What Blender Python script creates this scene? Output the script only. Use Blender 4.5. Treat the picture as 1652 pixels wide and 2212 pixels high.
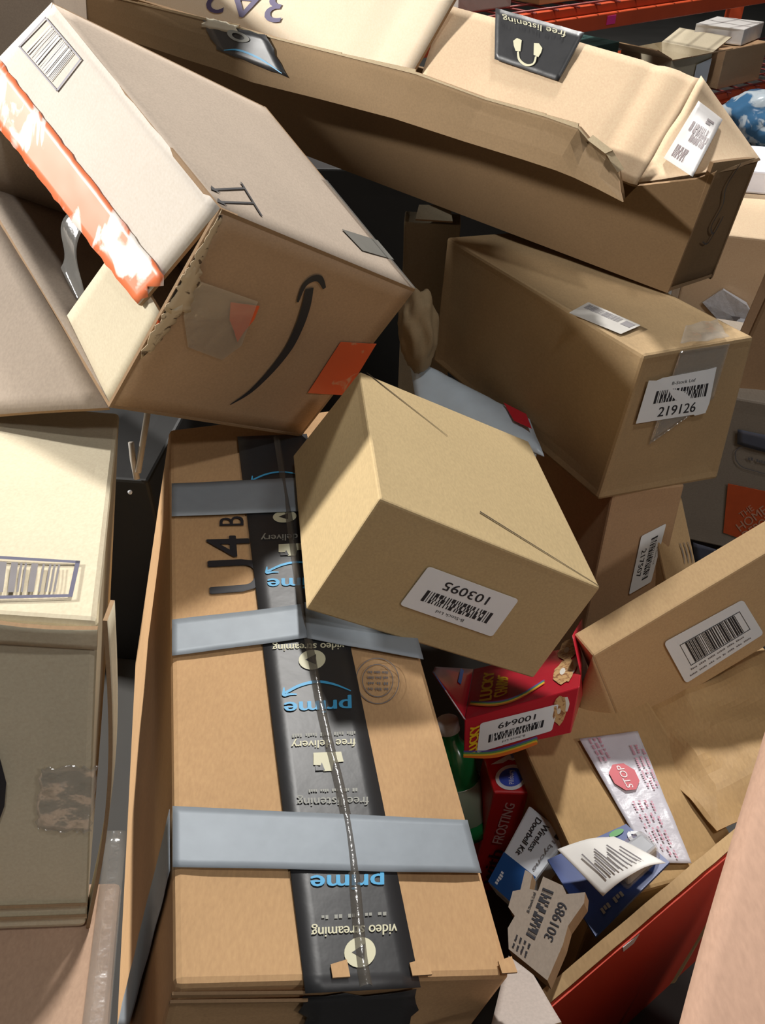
import bpy, bmesh, math, random
from mathutils import Vector, noise, Matrix

for o in list(bpy.data.objects):
    bpy.data.objects.remove(o)
scn = bpy.context.scene
COL = scn.collection
R = math.radians

# ------------------------------------------------------------------ camera
cam_d = bpy.data.cameras.new('camera')
cam = bpy.data.objects.new('camera', cam_d)
COL.objects.link(cam)
cam.location = (0, 0, 1.15)
cam.rotation_euler = (R(50), 0, 0)
cam_d.sensor_fit = 'VERTICAL'
cam_d.sensor_height = 24.0
cam_d.lens = 24.0 * 1750.0 / 2212.0
cam_d.clip_start = 0.02
scn.camera = cam

# ------------------------------------------------------------------ light
world = bpy.data.worlds.new('warehouse_air')
scn.world = world
world.use_nodes = True
bg = world.node_tree.nodes['Background']
bg.inputs[0].default_value = (0.93, 0.97, 1.0, 1)
bg.inputs[1].default_value = 0.022


def lamp(name, loc, target, sx, sy, watts, col):
    d = bpy.data.lights.new(name, 'AREA')
    d.shape = 'RECTANGLE'
    d.size, d.size_y = sx, sy
    d.energy = watts
    d.color = col
    o = bpy.data.objects.new(name, d)
    COL.objects.link(o)
    o.location = loc
    o.rotation_euler = (Vector(target) - Vector(loc)).to_track_quat('-Z', 'Y').to_euler()
    return o


# high-bay strips of the warehouse ceiling, all outside the view
lamp('ceiling_strip_left', (-3.54, 1.8, 2.5), (-0.1, 0.8, 0.7), 0.30, 0.30, 260, (1.0, 0.975, 0.93))
lamp('ceiling_strip_rear', (1.0, 3.9, 4.3), (0.1, 0.9, 0.6), 0.35, 0.3, 250, (1.0, 0.975, 0.93))
lamp('ceiling_strip_centre', (0.7, -0.5, 4.9), (0.1, 0.7, 0.5), 0.35, 0.3, 36, (1.0, 0.98, 0.95))
lamp('ceiling_strip_front', (2.9, -1.7, 3.85), (0.1, 0.8, 0.5), 0.6, 0.3, 36, (1.0, 0.98, 0.95))

vs = scn.view_settings
vs.view_transform = 'Standard'
vs.look = 'None'
vs.exposure = 0.0
vs.gamma = 1.0
vs.use_curve_mapping = False

# ------------------------------------------------------------------ measured corners (metres, world space)
BX = {
 'P': [(-0.1337,0.2031,0.5831), (-0.2702,0.1525,0.0996), (-0.2899,0.9171,0.5273), (-0.4193,0.8881,0.0696), (0.0954,0.2381,0.503), (-0.0394,0.1964,0.0301), (-0.0458,1.0028,0.5077), (-0.1884,0.9321,0.0002)],
 'H': [(-0.0025,0.5709,0.6869), (-0.0759,0.5509,0.5618), (-0.0272,0.8524,0.655), (-0.1149,0.8399,0.5388), (0.2234,0.5859,0.5568), (0.1668,0.5675,0.4334), (0.1925,0.8768,0.536), (0.1257,0.8541,0.4077)],
 'A': [(-0.1534,0.7704,0.8779), (-0.2942,0.7396,0.6763), (-0.3942,1.131,0.9946), (-0.5377,1.1004,0.7931), (0.0408,0.9487,0.715), (-0.1119,0.9187,0.5143), (-0.1732,1.3127,0.8358), (-0.3489,1.2793,0.631)],
 'D': [(-0.1965,0.3809,0.7327), (-0.2416,0.2883,0.4644), (-0.3284,0.8546,0.5944), (-0.3747,0.762,0.3261), (-0.4991,0.3301,0.8234), (-0.5457,0.2396,0.5513), (-0.6327,0.7908,0.6702), (-0.6793,0.6993,0.4013)],
 'G': [(0.3073,0.8457,0.6799), (0.2841,0.8302,0.4726), (0.1024,1.2714,0.6559), (0.088,1.2516,0.4434), (0.4708,0.9277,0.6613), (0.4742,0.9079,0.4489), (0.2793,1.3537,0.6376), (0.2662,1.3349,0.4263)],
 'B': [(0.3906,0.9935,0.8518), (0.3959,1.0578,0.6594), (0.4998,1.1244,0.819), (0.5025,1.1736,0.6315), (-0.5143,1.8407,0.9119), (-0.5824,1.9737,0.7244), (-0.4247,1.99,0.8804), (-0.4759,2.0895,0.6965)],
 'M': [(0.2411,0.6058,0.4251), (0.3026,0.6015,0.2834), (0.2276,0.6464,0.418), (0.2891,0.6422,0.2763), (0.5143,0.7169,0.5403), (0.5758,0.7126,0.3986), (0.5007,0.7575,0.5332), (0.5622,0.7532,0.3915)],
 'K': [(0.308,0.8448,0.4766), (0.2761,0.7288,0.047), (0.237,1.02,0.4339), (0.2079,0.904,0.0043), (0.4198,0.8857,0.4579), (0.3924,0.7695,0.028), (0.3502,1.061,0.4153), (0.3211,0.9449,-0.0145)],
 'C': [(0.0941,0.559,0.3694), (0.0933,0.5339,0.3344), (0.1216,0.6968,0.2907), (0.1416,0.6725,0.2568), (0.2163,0.5576,0.4322), (0.2074,0.5266,0.3902), (0.2603,0.6913,0.3486), (0.2663,0.6647,0.3119)],
 'F': [(0.1336,0.5272,0.2692), (0.1222,0.5327,-0.0036), (0.1256,0.5811,0.2664), (0.1152,0.59,-0.0025), (0.1784,0.5293,0.2635), (0.1676,0.5373,-0.0065), (0.1717,0.5909,0.2697), (0.1606,0.5956,-0.0042)],
 'E': [(-0.1863,0.1571,0.4975), (-0.2494,0.0588,0.2213), (-0.229,0.3379,0.4428), (-0.2921,0.2395,0.1667), (-0.7099,0.0782,0.6452), (-0.773,-0.0202,0.3691), (-0.7525,0.2589,0.5906), (-0.8156,0.1606,0.3144)],
 'N': [(0.2141,0.3703,0.325), (0.2141,0.3703,-0), (0.15,0.6171,0.325), (0.15,0.6171,-0), (0.3835,0.4142,0.325), (0.3835,0.4142,-0), (0.3194,0.6611,0.325), (0.3194,0.6611,-0)],
 'K2': [(0.3706,0.8764,0.4365), (0.4213,0.8136,0.287), (0.3434,0.9109,0.4128), (0.394,0.8482,0.2633), (0.4326,0.9105,0.4148), (0.4832,0.8477,0.2653), (0.4053,0.945,0.3911), (0.4559,0.8822,0.2416)],
 'L': [(0.4893,1.1584,0.4459), (0.4972,1.18,0.1167), (0.5746,1.3928,0.4633), (0.5825,1.4144,0.1341), (0.8652,1.0216,0.4459), (0.873,1.0432,0.1167), (0.9505,1.2559,0.4633), (0.9583,1.2776,0.1341)],
 'R2': [(0.5777,1.4829,0.5837), (0.5777,1.4829,0.2237), (0.6704,1.7683,0.5837), (0.6704,1.7683,0.2237), (0.9772,1.3532,0.5837), (0.9772,1.3532,0.2237), (1.0699,1.6385,0.5837), (1.0699,1.6385,0.2237)],
 'R': [(0.587,1.1568,0.6307), (0.5665,1.1612,0.4318), (0.5995,1.2155,0.6307), (0.579,1.2199,0.4318), (0.8788,1.0948,0.5993), (0.8584,1.0992,0.4004), (0.8913,1.1535,0.5993), (0.8709,1.1578,0.4004)],
 'T': [(0.0355,1.3456,0.6534), (0.0216,1.3465,0.2536), (0.039,1.3954,0.6534), (0.025,1.3964,0.2536), (0.1302,1.3389,0.65), (0.1163,1.3399,0.2503), (0.1337,1.3888,0.65), (0.1198,1.3898,0.2503)],
 'V': [(-0.872,1.528,0.9175), (-0.872,1.528,0.1175), (-0.9137,1.8251,0.9175), (-0.9137,1.8251,0.1175), (-0.5452,1.574,0.9175), (-0.5452,1.574,0.1175), (-0.5869,1.871,0.9175), (-0.5869,1.871,0.1175)],
 'Q': [(0.236,0.3057,0.7365), (0.1346,0.1291,0.6972), (0.2593,0.3021,0.6924), (0.1579,0.1256,0.6531), (0.3139,0.2892,0.779), (0.2333,0.1139,0.7257), (0.3372,0.2856,0.7349), (0.2566,0.1103,0.6816)],
}
FR = {
 'H_label': [(0.1147,0.5679,0.5034), (0.0171,0.5615,0.5585), (0.0445,0.569,0.6045), (0.1387,0.5753,0.5515)],
 'H_slit1': [(-0.019,0.8565,0.6501), (0.0754,0.7789,0.6118)],
 'H_slit2': [(0.0988,0.6308,0.6207), (0.2218,0.588,0.5574)],
 'G_label': [(0.3203,0.8513,0.6454), (0.4196,0.8994,0.633), (0.4241,0.8964,0.5665), (0.3154,0.8472,0.5842)],
 'G_toplabel': [(0.2748,1.0092,0.6676), (0.3267,0.9374,0.6704), (0.2929,0.904,0.6757), (0.2402,0.9654,0.6738)],
 'G_tape': [(0.3829,0.9359,0.6667), (0.432,0.9623,0.661), (0.4281,0.905,0.6663), (0.3569,0.8745,0.6739)],
 'G_tapef': [(0.3574,0.8707,0.6723), (0.4319,0.9079,0.6622), (0.4289,0.9003,0.5875), (0.3435,0.8583,0.5438)],
 'K_label': [(0.3991,0.8643,0.4044), (0.3903,0.8387,0.3142), (0.3562,0.8226,0.3039), (0.3615,0.8469,0.3954)],
 'M_label': [(0.3315,0.6345,0.417), (0.4284,0.6726,0.4503), (0.4744,0.6765,0.385), (0.3769,0.6359,0.3388)],
 'P_tape': [(0.0263,0.2209,0.5277), (-0.0519,0.2074,0.5555), (-0.1967,0.9047,0.5225), (-0.1046,0.9234,0.5142)],
 'P_tapefront': [(-0.0532,0.2144,0.5337), (0.027,0.227,0.5114), (0.0196,0.222,0.4264), (-0.0647,0.2083,0.4511)],
 'P_duct1': [(-0.2574,0.7787,0.5379), (-0.0806,0.8208,0.5154), (-0.0741,0.7521,0.5174), (-0.2428,0.7098,0.5433)],
 'P_duct2a': [(-0.2062,0.5377,0.5568), (-0.0806,0.5872,0.528), (-0.075,0.5381,0.5304), (-0.1959,0.4893,0.5607)],
 'P_duct2b': [(-0.0831,0.5881,0.5284), (0.0328,0.5767,0.5051), (0.0404,0.5307,0.505), (-0.0758,0.5367,0.5307)],
 'P_duct3': [(-0.1623,0.331,0.5733), (0.0709,0.3577,0.5044), (0.0785,0.3119,0.5045), (-0.1517,0.2811,0.5773)],
 'P_duct3side': [(-0.1626,0.3323,0.571), (-0.1507,0.2811,0.5772), (-0.2353,0.2739,0.2922), (-0.2927,0.3244,0.1339)],
 'P_prime1': [(-0.0295,0.454,0.526), (-0.0881,0.4392,0.5417), (-0.0904,0.4583,0.5405), (-0.0306,0.4737,0.5249)],
 'P_swoosh1': [(-0.0301,0.4733,0.5248), (-0.0915,0.457,0.5408), (-0.0938,0.4792,0.5393), (-0.0317,0.4954,0.5237)],
 'P_freedel': [(-0.0246,0.416,0.5275), (-0.0791,0.403,0.5428), (-0.0801,0.4137,0.542), (-0.025,0.427,0.5268)],
 'P_small1': [(-0.025,0.4275,0.5267), (-0.0801,0.4142,0.542), (-0.0806,0.4197,0.5416), (-0.0251,0.4332,0.5264)],
 'P_house': [(-0.0334,0.3887,0.532), (-0.0595,0.3826,0.5396), (-0.061,0.4034,0.5381), (-0.0342,0.4097,0.5305)],
 'P_freelis': [(-0.0123,0.3588,0.5285), (-0.0696,0.3477,0.5457), (-0.0705,0.358,0.5449), (-0.0125,0.3694,0.5277)],
 'P_small2': [(-0.0218,0.3696,0.5303), (-0.0618,0.3613,0.5422), (-0.0621,0.3657,0.5418), (-0.0219,0.3741,0.53)],
 'P_prime2': [(-0,0.2881,0.5306), (-0.0535,0.2786,0.5481), (-0.0547,0.2946,0.5467), (0,0.3047,0.5292)],
 'P_video2': [(0.0098,0.2551,0.5303), (-0.0507,0.2441,0.5509), (-0.0514,0.2539,0.55), (0.01,0.2653,0.5294)],
 'P_small3': [(0.0021,0.267,0.5317), (-0.0454,0.2575,0.5478), (-0.0457,0.2615,0.5474), (0.0021,0.2712,0.5314)],
 'P_circ2': [(-0.0055,0.2302,0.5376), (-0.0273,0.2262,0.5452), (-0.0281,0.2472,0.5433), (-0.0057,0.2516,0.5356)],
 'P_circ1': [(-0.0555,0.5014,0.5288), (-0.0805,0.4948,0.535), (-0.0827,0.5207,0.5334), (-0.057,0.5276,0.5272)],
 'P_video1': [(-0.0389,0.5306,0.5231), (-0.107,0.5146,0.5391), (-0.1084,0.527,0.5383), (-0.0393,0.5432,0.5224)],
 'P_prime0': [(-0.0572,0.6187,0.5215), (-0.1215,0.6031,0.5345), (-0.1242,0.6261,0.5332), (-0.0584,0.6419,0.5204)],
 'P_swoosh0': [(-0.0604,0.6415,0.5208), (-0.1259,0.6242,0.5336), (-0.1288,0.6488,0.5322), (-0.0617,0.6665,0.5197)],
 'P_house0': [(-0.0857,0.6676,0.5237), (-0.1167,0.6592,0.5295), (-0.1191,0.682,0.5282), (-0.0874,0.6905,0.5226)],
 'P_free0': [(-0.0731,0.6991,0.5199), (-0.1383,0.6818,0.5312), (-0.1401,0.697,0.5304), (-0.074,0.7144,0.5192)],
 'P_circ0': [(-0.102,0.7261,0.5228), (-0.1288,0.7185,0.5272), (-0.1313,0.7419,0.526), (-0.1039,0.7495,0.5218)],
 'P_swooshA': [(-0.0947,0.8124,0.5175), (-0.1633,0.7951,0.5265), (-0.1667,0.8217,0.5252), (-0.0966,0.8389,0.5166)],
 'P_U': [(-0.1778,0.5878,0.5461), (-0.189,0.6391,0.5429), (-0.1334,0.6544,0.5326), (-0.1265,0.6044,0.5353)],
 'P_4': [(-0.1906,0.6453,0.5425), (-0.1982,0.683,0.54), (-0.1537,0.6928,0.5327), (-0.1469,0.6568,0.5346)],
 'P_B': [(-0.188,0.7053,0.5366), (-0.1909,0.7232,0.5354), (-0.1639,0.7287,0.5314), (-0.1614,0.7109,0.5324)],
 'P_stamp': [(0.0159,0.4726,0.5135), (-0.0252,0.4658,0.5241), (-0.0267,0.5242,0.5207), (0.0168,0.5316,0.5104)],
 'P_ridge': [(-0.1441,0.9076,0.5182), (-0.1181,0.7708,0.5225), (-0.0844,0.5864,0.5288), (-0.0698,0.5163,0.5309), (-0.0536,0.4393,0.5331), (-0.0366,0.3738,0.5341), (-0.0275,0.332,0.5351), (-0.0219,0.2937,0.5369), (-0.0158,0.2391,0.5401), (-0.0115,0.2165,0.5409)],
 'A_smile': [(-0.184,0.8333,0.6208), (-0.1603,0.8456,0.6315), (-0.1341,0.8552,0.6546), (-0.112,0.8609,0.6813), (-0.0976,0.8612,0.7088), (-0.0877,0.8589,0.7355), (-0.0818,0.8549,0.7597)],
 'A_head': [(-0.0959,0.8504,0.7452), (-0.0878,0.8494,0.7644), (-0.0784,0.8533,0.7713), (-0.0702,0.8595,0.7685), (-0.0661,0.8668,0.7542)],
 'A_orange1': [(-0.1611,0.7994,0.7694), (-0.1344,0.822,0.7543), (-0.1422,0.8223,0.7377), (-0.1537,0.8185,0.7256), (-0.1626,0.8166,0.7135), (-0.1635,0.8107,0.7297), (-0.1655,0.8038,0.747)],
 'A_orange2': [(-0.0522,0.9052,0.6662), (-0.0084,0.9411,0.6443), (-0.0507,0.9402,0.5676), (-0.0968,0.9,0.596)],
 'A_orange3': [(-0.2278,0.7539,0.772), (-0.222,0.7602,0.7647), (-0.2299,0.7586,0.753), (-0.2371,0.7539,0.7523)],
 'A_clear': [(-0.1919,0.7653,0.8123), (-0.1354,0.8192,0.7611), (-0.1597,0.8206,0.7073), (-0.1815,0.81,0.695), (-0.2093,0.7808,0.7271), (-0.2055,0.7698,0.7692)],
 'A_flapedge': [(-0.4891,1.107,0.8572), (-0.3826,0.9585,0.8169), (-0.2529,0.7832,0.7741), (-0.2154,0.774,0.8084)],
 'A_barcode': [(-0.4021,1.1257,0.9797), (-0.3395,1.0343,0.9518), (-0.3797,1.0445,0.916), (-0.4522,1.1469,0.9445)],
 'A_orange': [(-0.4917,1.1726,0.9268), (-0.2154,0.7734,0.8077), (-0.251,0.7811,0.774), (-0.5545,1.2008,0.8849)],
 'A_flapq': [(-0.1534,0.7704,0.8779), (-0.3942,1.131,0.9946), (-0.5545,1.2008,0.8849), (-0.251,0.7811,0.774)],
 'A_arrow': [(-0.1699,0.8239,0.8818), (-0.1528,0.8978,0.8602), (-0.1237,0.8295,0.8486), (-0.1475,0.7655,0.8744)],
 'A_mark': [(-0.0498,0.9807,0.7778), (-0.0067,1.0393,0.7409), (0.0143,1.0051,0.7289), (-0.0246,0.9521,0.7627)],
 'A_minor': [(-0.2531,0.789,0.7806), (-0.3103,0.859,0.7911), (-0.38,0.8655,0.7161), (-0.2928,0.7394,0.6776)],
 'D_code': [(-0.324,0.4393,0.7411), (-0.2358,0.4591,0.7139), (-0.2219,0.4044,0.7303), (-0.294,0.3739,0.7584)],
 'D_tape': [(-0.2497,0.335,0.6257), (-0.212,0.3422,0.6177), (-0.225,0.3218,0.5611), (-0.2612,0.3166,0.574)],
 'D_smile': [(-0.2891,0.3359,0.662), (-0.2751,0.333,0.6402), (-0.2747,0.3265,0.6182), (-0.2794,0.3194,0.5986), (-0.2884,0.3115,0.5799), (-0.298,0.31,0.5827), (-0.2869,0.3304,0.6418)],
 'L_logo': [(0.6095,1.1278,0.2698), (0.6943,1.0969,0.2694), (0.7268,1.0949,0.138), (0.6326,1.1279,0.1542)],
 'L_tape': [(0.5926,1.1252,0.3874), (0.6658,1.0987,0.3852), (0.6777,1.0972,0.3467), (0.6,1.1247,0.3576)],
 'L_oval': [(0.598,1.1256,0.3551), (0.6762,1.0974,0.3514), (0.6876,1.0969,0.303), (0.6097,1.1246,0.3119)],
 'L_tape2': [(0.5917,1.1458,0.1149), (0.6433,1.1275,0.1078), (0.6797,1.1157,0.0889), (0.607,1.1442,0.0618)],
 'N_tape': [(0.2327,0.5614,0.325), (0.3046,0.573,0.325), (0.3216,0.4108,0.325), (0.2791,0.4108,0.325)],
 'R2_paper': [(0.6217,1.4687,0.4509), (0.6503,1.4594,0.4837), (0.6956,1.4446,0.4623), (0.7201,1.4367,0.4297), (0.7405,1.4301,0.4016), (0.7052,1.4415,0.3876), (0.6664,1.4541,0.4111)],
 'C_label': [(0.188,0.5327,0.3866), (0.1082,0.5335,0.3425), (0.112,0.5533,0.3712), (0.1951,0.5501,0.4117)],
 'C_yel1': [(0.099,0.5334,0.337), (0.1008,0.5523,0.3638), (0.1115,0.5534,0.3711), (0.1081,0.5348,0.3442)],
 'C_yel2': [(0.1153,0.5943,0.356), (0.1326,0.6728,0.3108), (0.1448,0.669,0.3184), (0.1289,0.5898,0.3655)],
 'C_yel3': [(0.1312,0.5909,0.3659), (0.147,0.6544,0.3292), (0.1564,0.6376,0.3448), (0.1472,0.5929,0.3721)],
 'C_rain': [(0.1054,0.596,0.3502), (0.1307,0.5748,0.3769), (0.156,0.5743,0.3896), (0.1894,0.5976,0.3885)],
 'C_rainf': [(0.0933,0.5358,0.3371), (0.1233,0.5298,0.3462), (0.1482,0.5286,0.359), (0.1726,0.5294,0.3739)],
 'C_clus': [(0.2364,0.7173,0.3203), (0.2607,0.7044,0.339), (0.2115,0.5608,0.4273), (0.188,0.5705,0.4081)],
 'C_clusf': [(0.1869,0.5557,0.4143), (0.2069,0.5567,0.4261), (0.2022,0.5283,0.3894), (0.1899,0.5277,0.3816)],
 'F_circ': [(0.1379,0.5608,0.2674), (0.1775,0.5674,0.2673), (0.1747,0.5361,0.2645), (0.1378,0.53,0.2685)],
 'F_white': [(0.1339,0.5661,0.2673), (0.1707,0.5872,0.2693), (0.1714,0.5735,0.2679), (0.1396,0.566,0.2674)],
 'F_text': [(0.1418,0.5306,0.1462), (0.1498,0.5285,0.2462), (0.1618,0.5292,0.2407), (0.1558,0.5318,0.1392)],
 'F_text2': [(0.1354,0.5331,0.0303), (0.1422,0.5311,0.1284), (0.1592,0.5326,0.1181), (0.1533,0.5351,0.0192)],
 'H_frame': [(-0.0025,0.5709,0.6869), (0.2234,0.5859,0.5568), (0.1668,0.5675,0.4334), (-0.0759,0.5509,0.5618)],
 'B_wall': [(-0.3061,1.6466,0.8959), (-0.2411,1.5849,0.8938), (-0.1721,1.5204,0.889), (-0.0617,1.4159,0.885), (0.0498,1.3103,0.8809), (0.1435,1.2255,0.8667), (0.2167,1.1569,0.8618), (0.2541,1.1229,0.8564), (0.2677,1.1144,0.8441), (0.2901,1.097,0.8325), (0.3064,1.0888,0.812), (0.3193,1.0892,0.7763), (0.3287,1.0716,0.8), (0.3791,1.0137,0.8267), (0.3942,0.9938,0.8415), (0.3946,1.0583,0.6614)],
 'B_ftop': [(-0.639,1.9562,0.9078), (-0.4589,1.7852,0.9025), (-0.3047,1.6391,0.8971), (-0.24,1.5777,0.895), (-0.1713,1.5135,0.8902), (-0.0614,1.4094,0.8862), (0.0495,1.3044,0.8821), (0.1428,1.2199,0.868), (0.2158,1.1516,0.8631), (0.253,1.1178,0.8577), (0.2665,1.1093,0.8455), (0.2887,1.0921,0.8339), (0.305,1.0838,0.8136)],
 'B_fbot': [(-0.6774,1.9407,0.8505), (-0.4908,1.7626,0.8475), (-0.3535,1.6341,0.8382), (-0.286,1.5706,0.8347), (-0.2189,1.5087,0.8276), (-0.099,1.3932,0.8286), (0.0163,1.2827,0.828), (0.1119,1.1934,0.8212), (0.1866,1.1231,0.8174), (0.2242,1.088,0.8146), (0.2452,1.069,0.8113), (0.2713,1.0462,0.8049), (0.299,1.0225,0.7969)],
 'B_tape': [(-0.3123,1.6451,0.8958), (-0.1885,1.5295,0.8914), (-0.1521,1.4585,0.8446), (-0.2814,1.5865,0.8594)],
 'B_icon': [(-0.2651,1.5977,0.8912), (-0.2189,1.553,0.8871), (-0.2185,1.544,0.8757), (-0.2577,1.578,0.8755)],
 'B_back': [(0.331,1.0837,0.8002), (0.4172,1.1779,0.9054), (0.0977,1.47,0.9462), (0.0389,1.3628,0.8119)],
 'B_left': [(0.0146,1.3845,0.8166), (0.1111,1.4377,0.9602), (-0.46,1.9982,1.0062), (-0.5754,1.9434,0.8376)],
 'B_lab': [(0.3323,1.0851,0.8007), (0.4172,1.1779,0.9054), (0.4998,1.1244,0.819), (0.3939,1.007,0.8374)],
 'B_label': [(0.4107,1.1546,0.8792), (0.4429,1.1408,0.8602), (0.3612,0.978,0.8391), (0.3615,1.0951,0.8257)],
 'B_htape': [(0.2494,1.2671,0.878), (0.1673,1.3488,0.8902), (0.1707,1.4138,0.9456), (0.2862,1.3088,0.9305)],
 'B_htext': [(0.2613,1.3165,0.9223), (0.1816,1.3885,0.9316), (0.1794,1.3997,0.9394), (0.2643,1.3258,0.9311)],
 'B_hicon': [(0.23,1.3039,0.8942), (0.1914,1.3394,0.8981), (0.1936,1.3625,0.9179), (0.2337,1.3275,0.9145)],
 'B_3A2': [(-0.1782,1.6344,0.8929), (-0.3369,1.7762,0.8903), (-0.3316,1.806,0.9264), (-0.149,1.6532,0.9399)],
 'A_hinge': [(-0.2942,0.7396,0.6763), (-0.4862,1.0297,0.7747)],
 'bin': [(0.1095,0.2478,0.4), (0.5385,0.5424,0.4)],
 'sheet': [(0.1088,0.2904,0.4071), (0.1229,0.2632,0.4369), (0.1323,0.2174,0.4757), (0.0736,0.1967,0.4899)],
 'Cflap': [(0.0941,0.559,0.3694), (0.1216,0.6968,0.2907), (0.0671,0.6627,0.3373), (0.0611,0.6326,0.3637)],
 'Mflap': [(0.2411,0.6058,0.4251), (0.3026,0.6015,0.2834), (0.2401,0.6,0.2783), (0.2433,0.6224,0.3516)],
 'door': [(0.1715,0.5072,0.2765), (0.2062,0.4584,0.2961), (0.1413,0.3912,0.2708), (0.1162,0.4253,0.2567)],
 'blue': [(0.1709,0.4118,0.3339), (0.2585,0.4459,0.3435), (0.2878,0.3967,0.359), (0.1998,0.3265,0.3567)],
 'leaf': [(0.1756,0.4067,0.3668), (0.2326,0.4151,0.3759), (0.2725,0.38,0.3906), (0.2071,0.3511,0.3841)],
 'card': [(0.1408,0.3857,0.3651), (0.1882,0.3429,0.4074), (0.1366,0.2648,0.4209), (0.1077,0.3067,0.3876)],
 'bottle': [(0.1014,0.5813,0.2559), (0.1224,0.5405,0.1607)],
 'mailer': [(0.0724,1.1268,0.5015), (0.1949,0.9636,0.4937), (0.2234,0.9077,0.4894), (0.0529,1.0613,0.4702)],
 'bag': [(0.056,1.1257,0.5625)],
 'rods': [(-0.3338,0.9692,0.516), (-0.356,0.9412,0.4359), (-0.355,0.9556,0.4686)],
 'bead': [(-0.3426,0.86,0.4636)],
 'rack': [(0.8043,3.6439,0.55), (1.61,4.2362,0.55)],
 'rackitems': [(1.6161,4.696,0.12), (1.8023,4.4552,0.12), (0.7289,3.6433,0.58), (0.5413,3.8755,0.58), (1.7648,3.9879,0)],
 'whitebox': [(0.6813,1.6432,0.5881), (0.8091,1.6373,0.581)],
}

# ------------------------------------------------------------------ materials
def lin(c):
    return tuple(((v / 255) / 12.92 if v / 255 <= 0.04045 else ((v / 255 + 0.055) / 1.055) ** 2.4) for v in c) + (1.0,)


MATS = {}


def base_mat(name):
    m = bpy.data.materials.new(name)
    m.use_nodes = True
    nt = m.node_tree
    return m, nt, nt.nodes['Principled BSDF']


def plain(name, rgb, rough=0.6, metal=0.0, alpha=1.0, spec=0.5, vary=0.04, scale=40, coat=0.0, bump=0.0, trans=0.0):
    if name in MATS:
        return MATS[name]
    m, nt, p = base_mat(name)
    tc = nt.nodes.new('ShaderNodeTexCoord')
    n = nt.nodes.new('ShaderNodeTexNoise')
    n.inputs['Scale'].default_value = scale
    n.inputs['Detail'].default_value = 4
    nt.links.new(tc.outputs['Object'], n.inputs['Vector'])
    mx = nt.nodes.new('ShaderNodeMix')
    mx.data_type = 'RGBA'
    c = lin(rgb)
    mx.inputs[6].default_value = tuple(max(0, v * (1 - vary * 2.5)) for v in c[:3]) + (1,)
    mx.inputs[7].default_value = tuple(min(1, v * (1 + vary * 2.5)) for v in c[:3]) + (1,)
    nt.links.new(n.outputs[0], mx.inputs[0])
    nt.links.new(mx.outputs[2], p.inputs['Base Color'])
    p.inputs['Roughness'].default_value = rough
    p.inputs['Metallic'].default_value = metal
    p.inputs['Alpha'].default_value = alpha
    p.inputs['Specular IOR Level'].default_value = spec
    p.inputs['Coat Weight'].default_value = coat
    p.inputs['Transmission Weight'].default_value = trans
    if bump:
        b = nt.nodes.new('ShaderNodeBump')
        b.inputs['Strength'].default_value = bump
        b.inputs['Distance'].default_value = 0.004
        nt.links.new(n.outputs[0], b.inputs['Height'])
        nt.links.new(b.outputs[0], p.inputs['Normal'])
    MATS[name] = m
    return m


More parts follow.
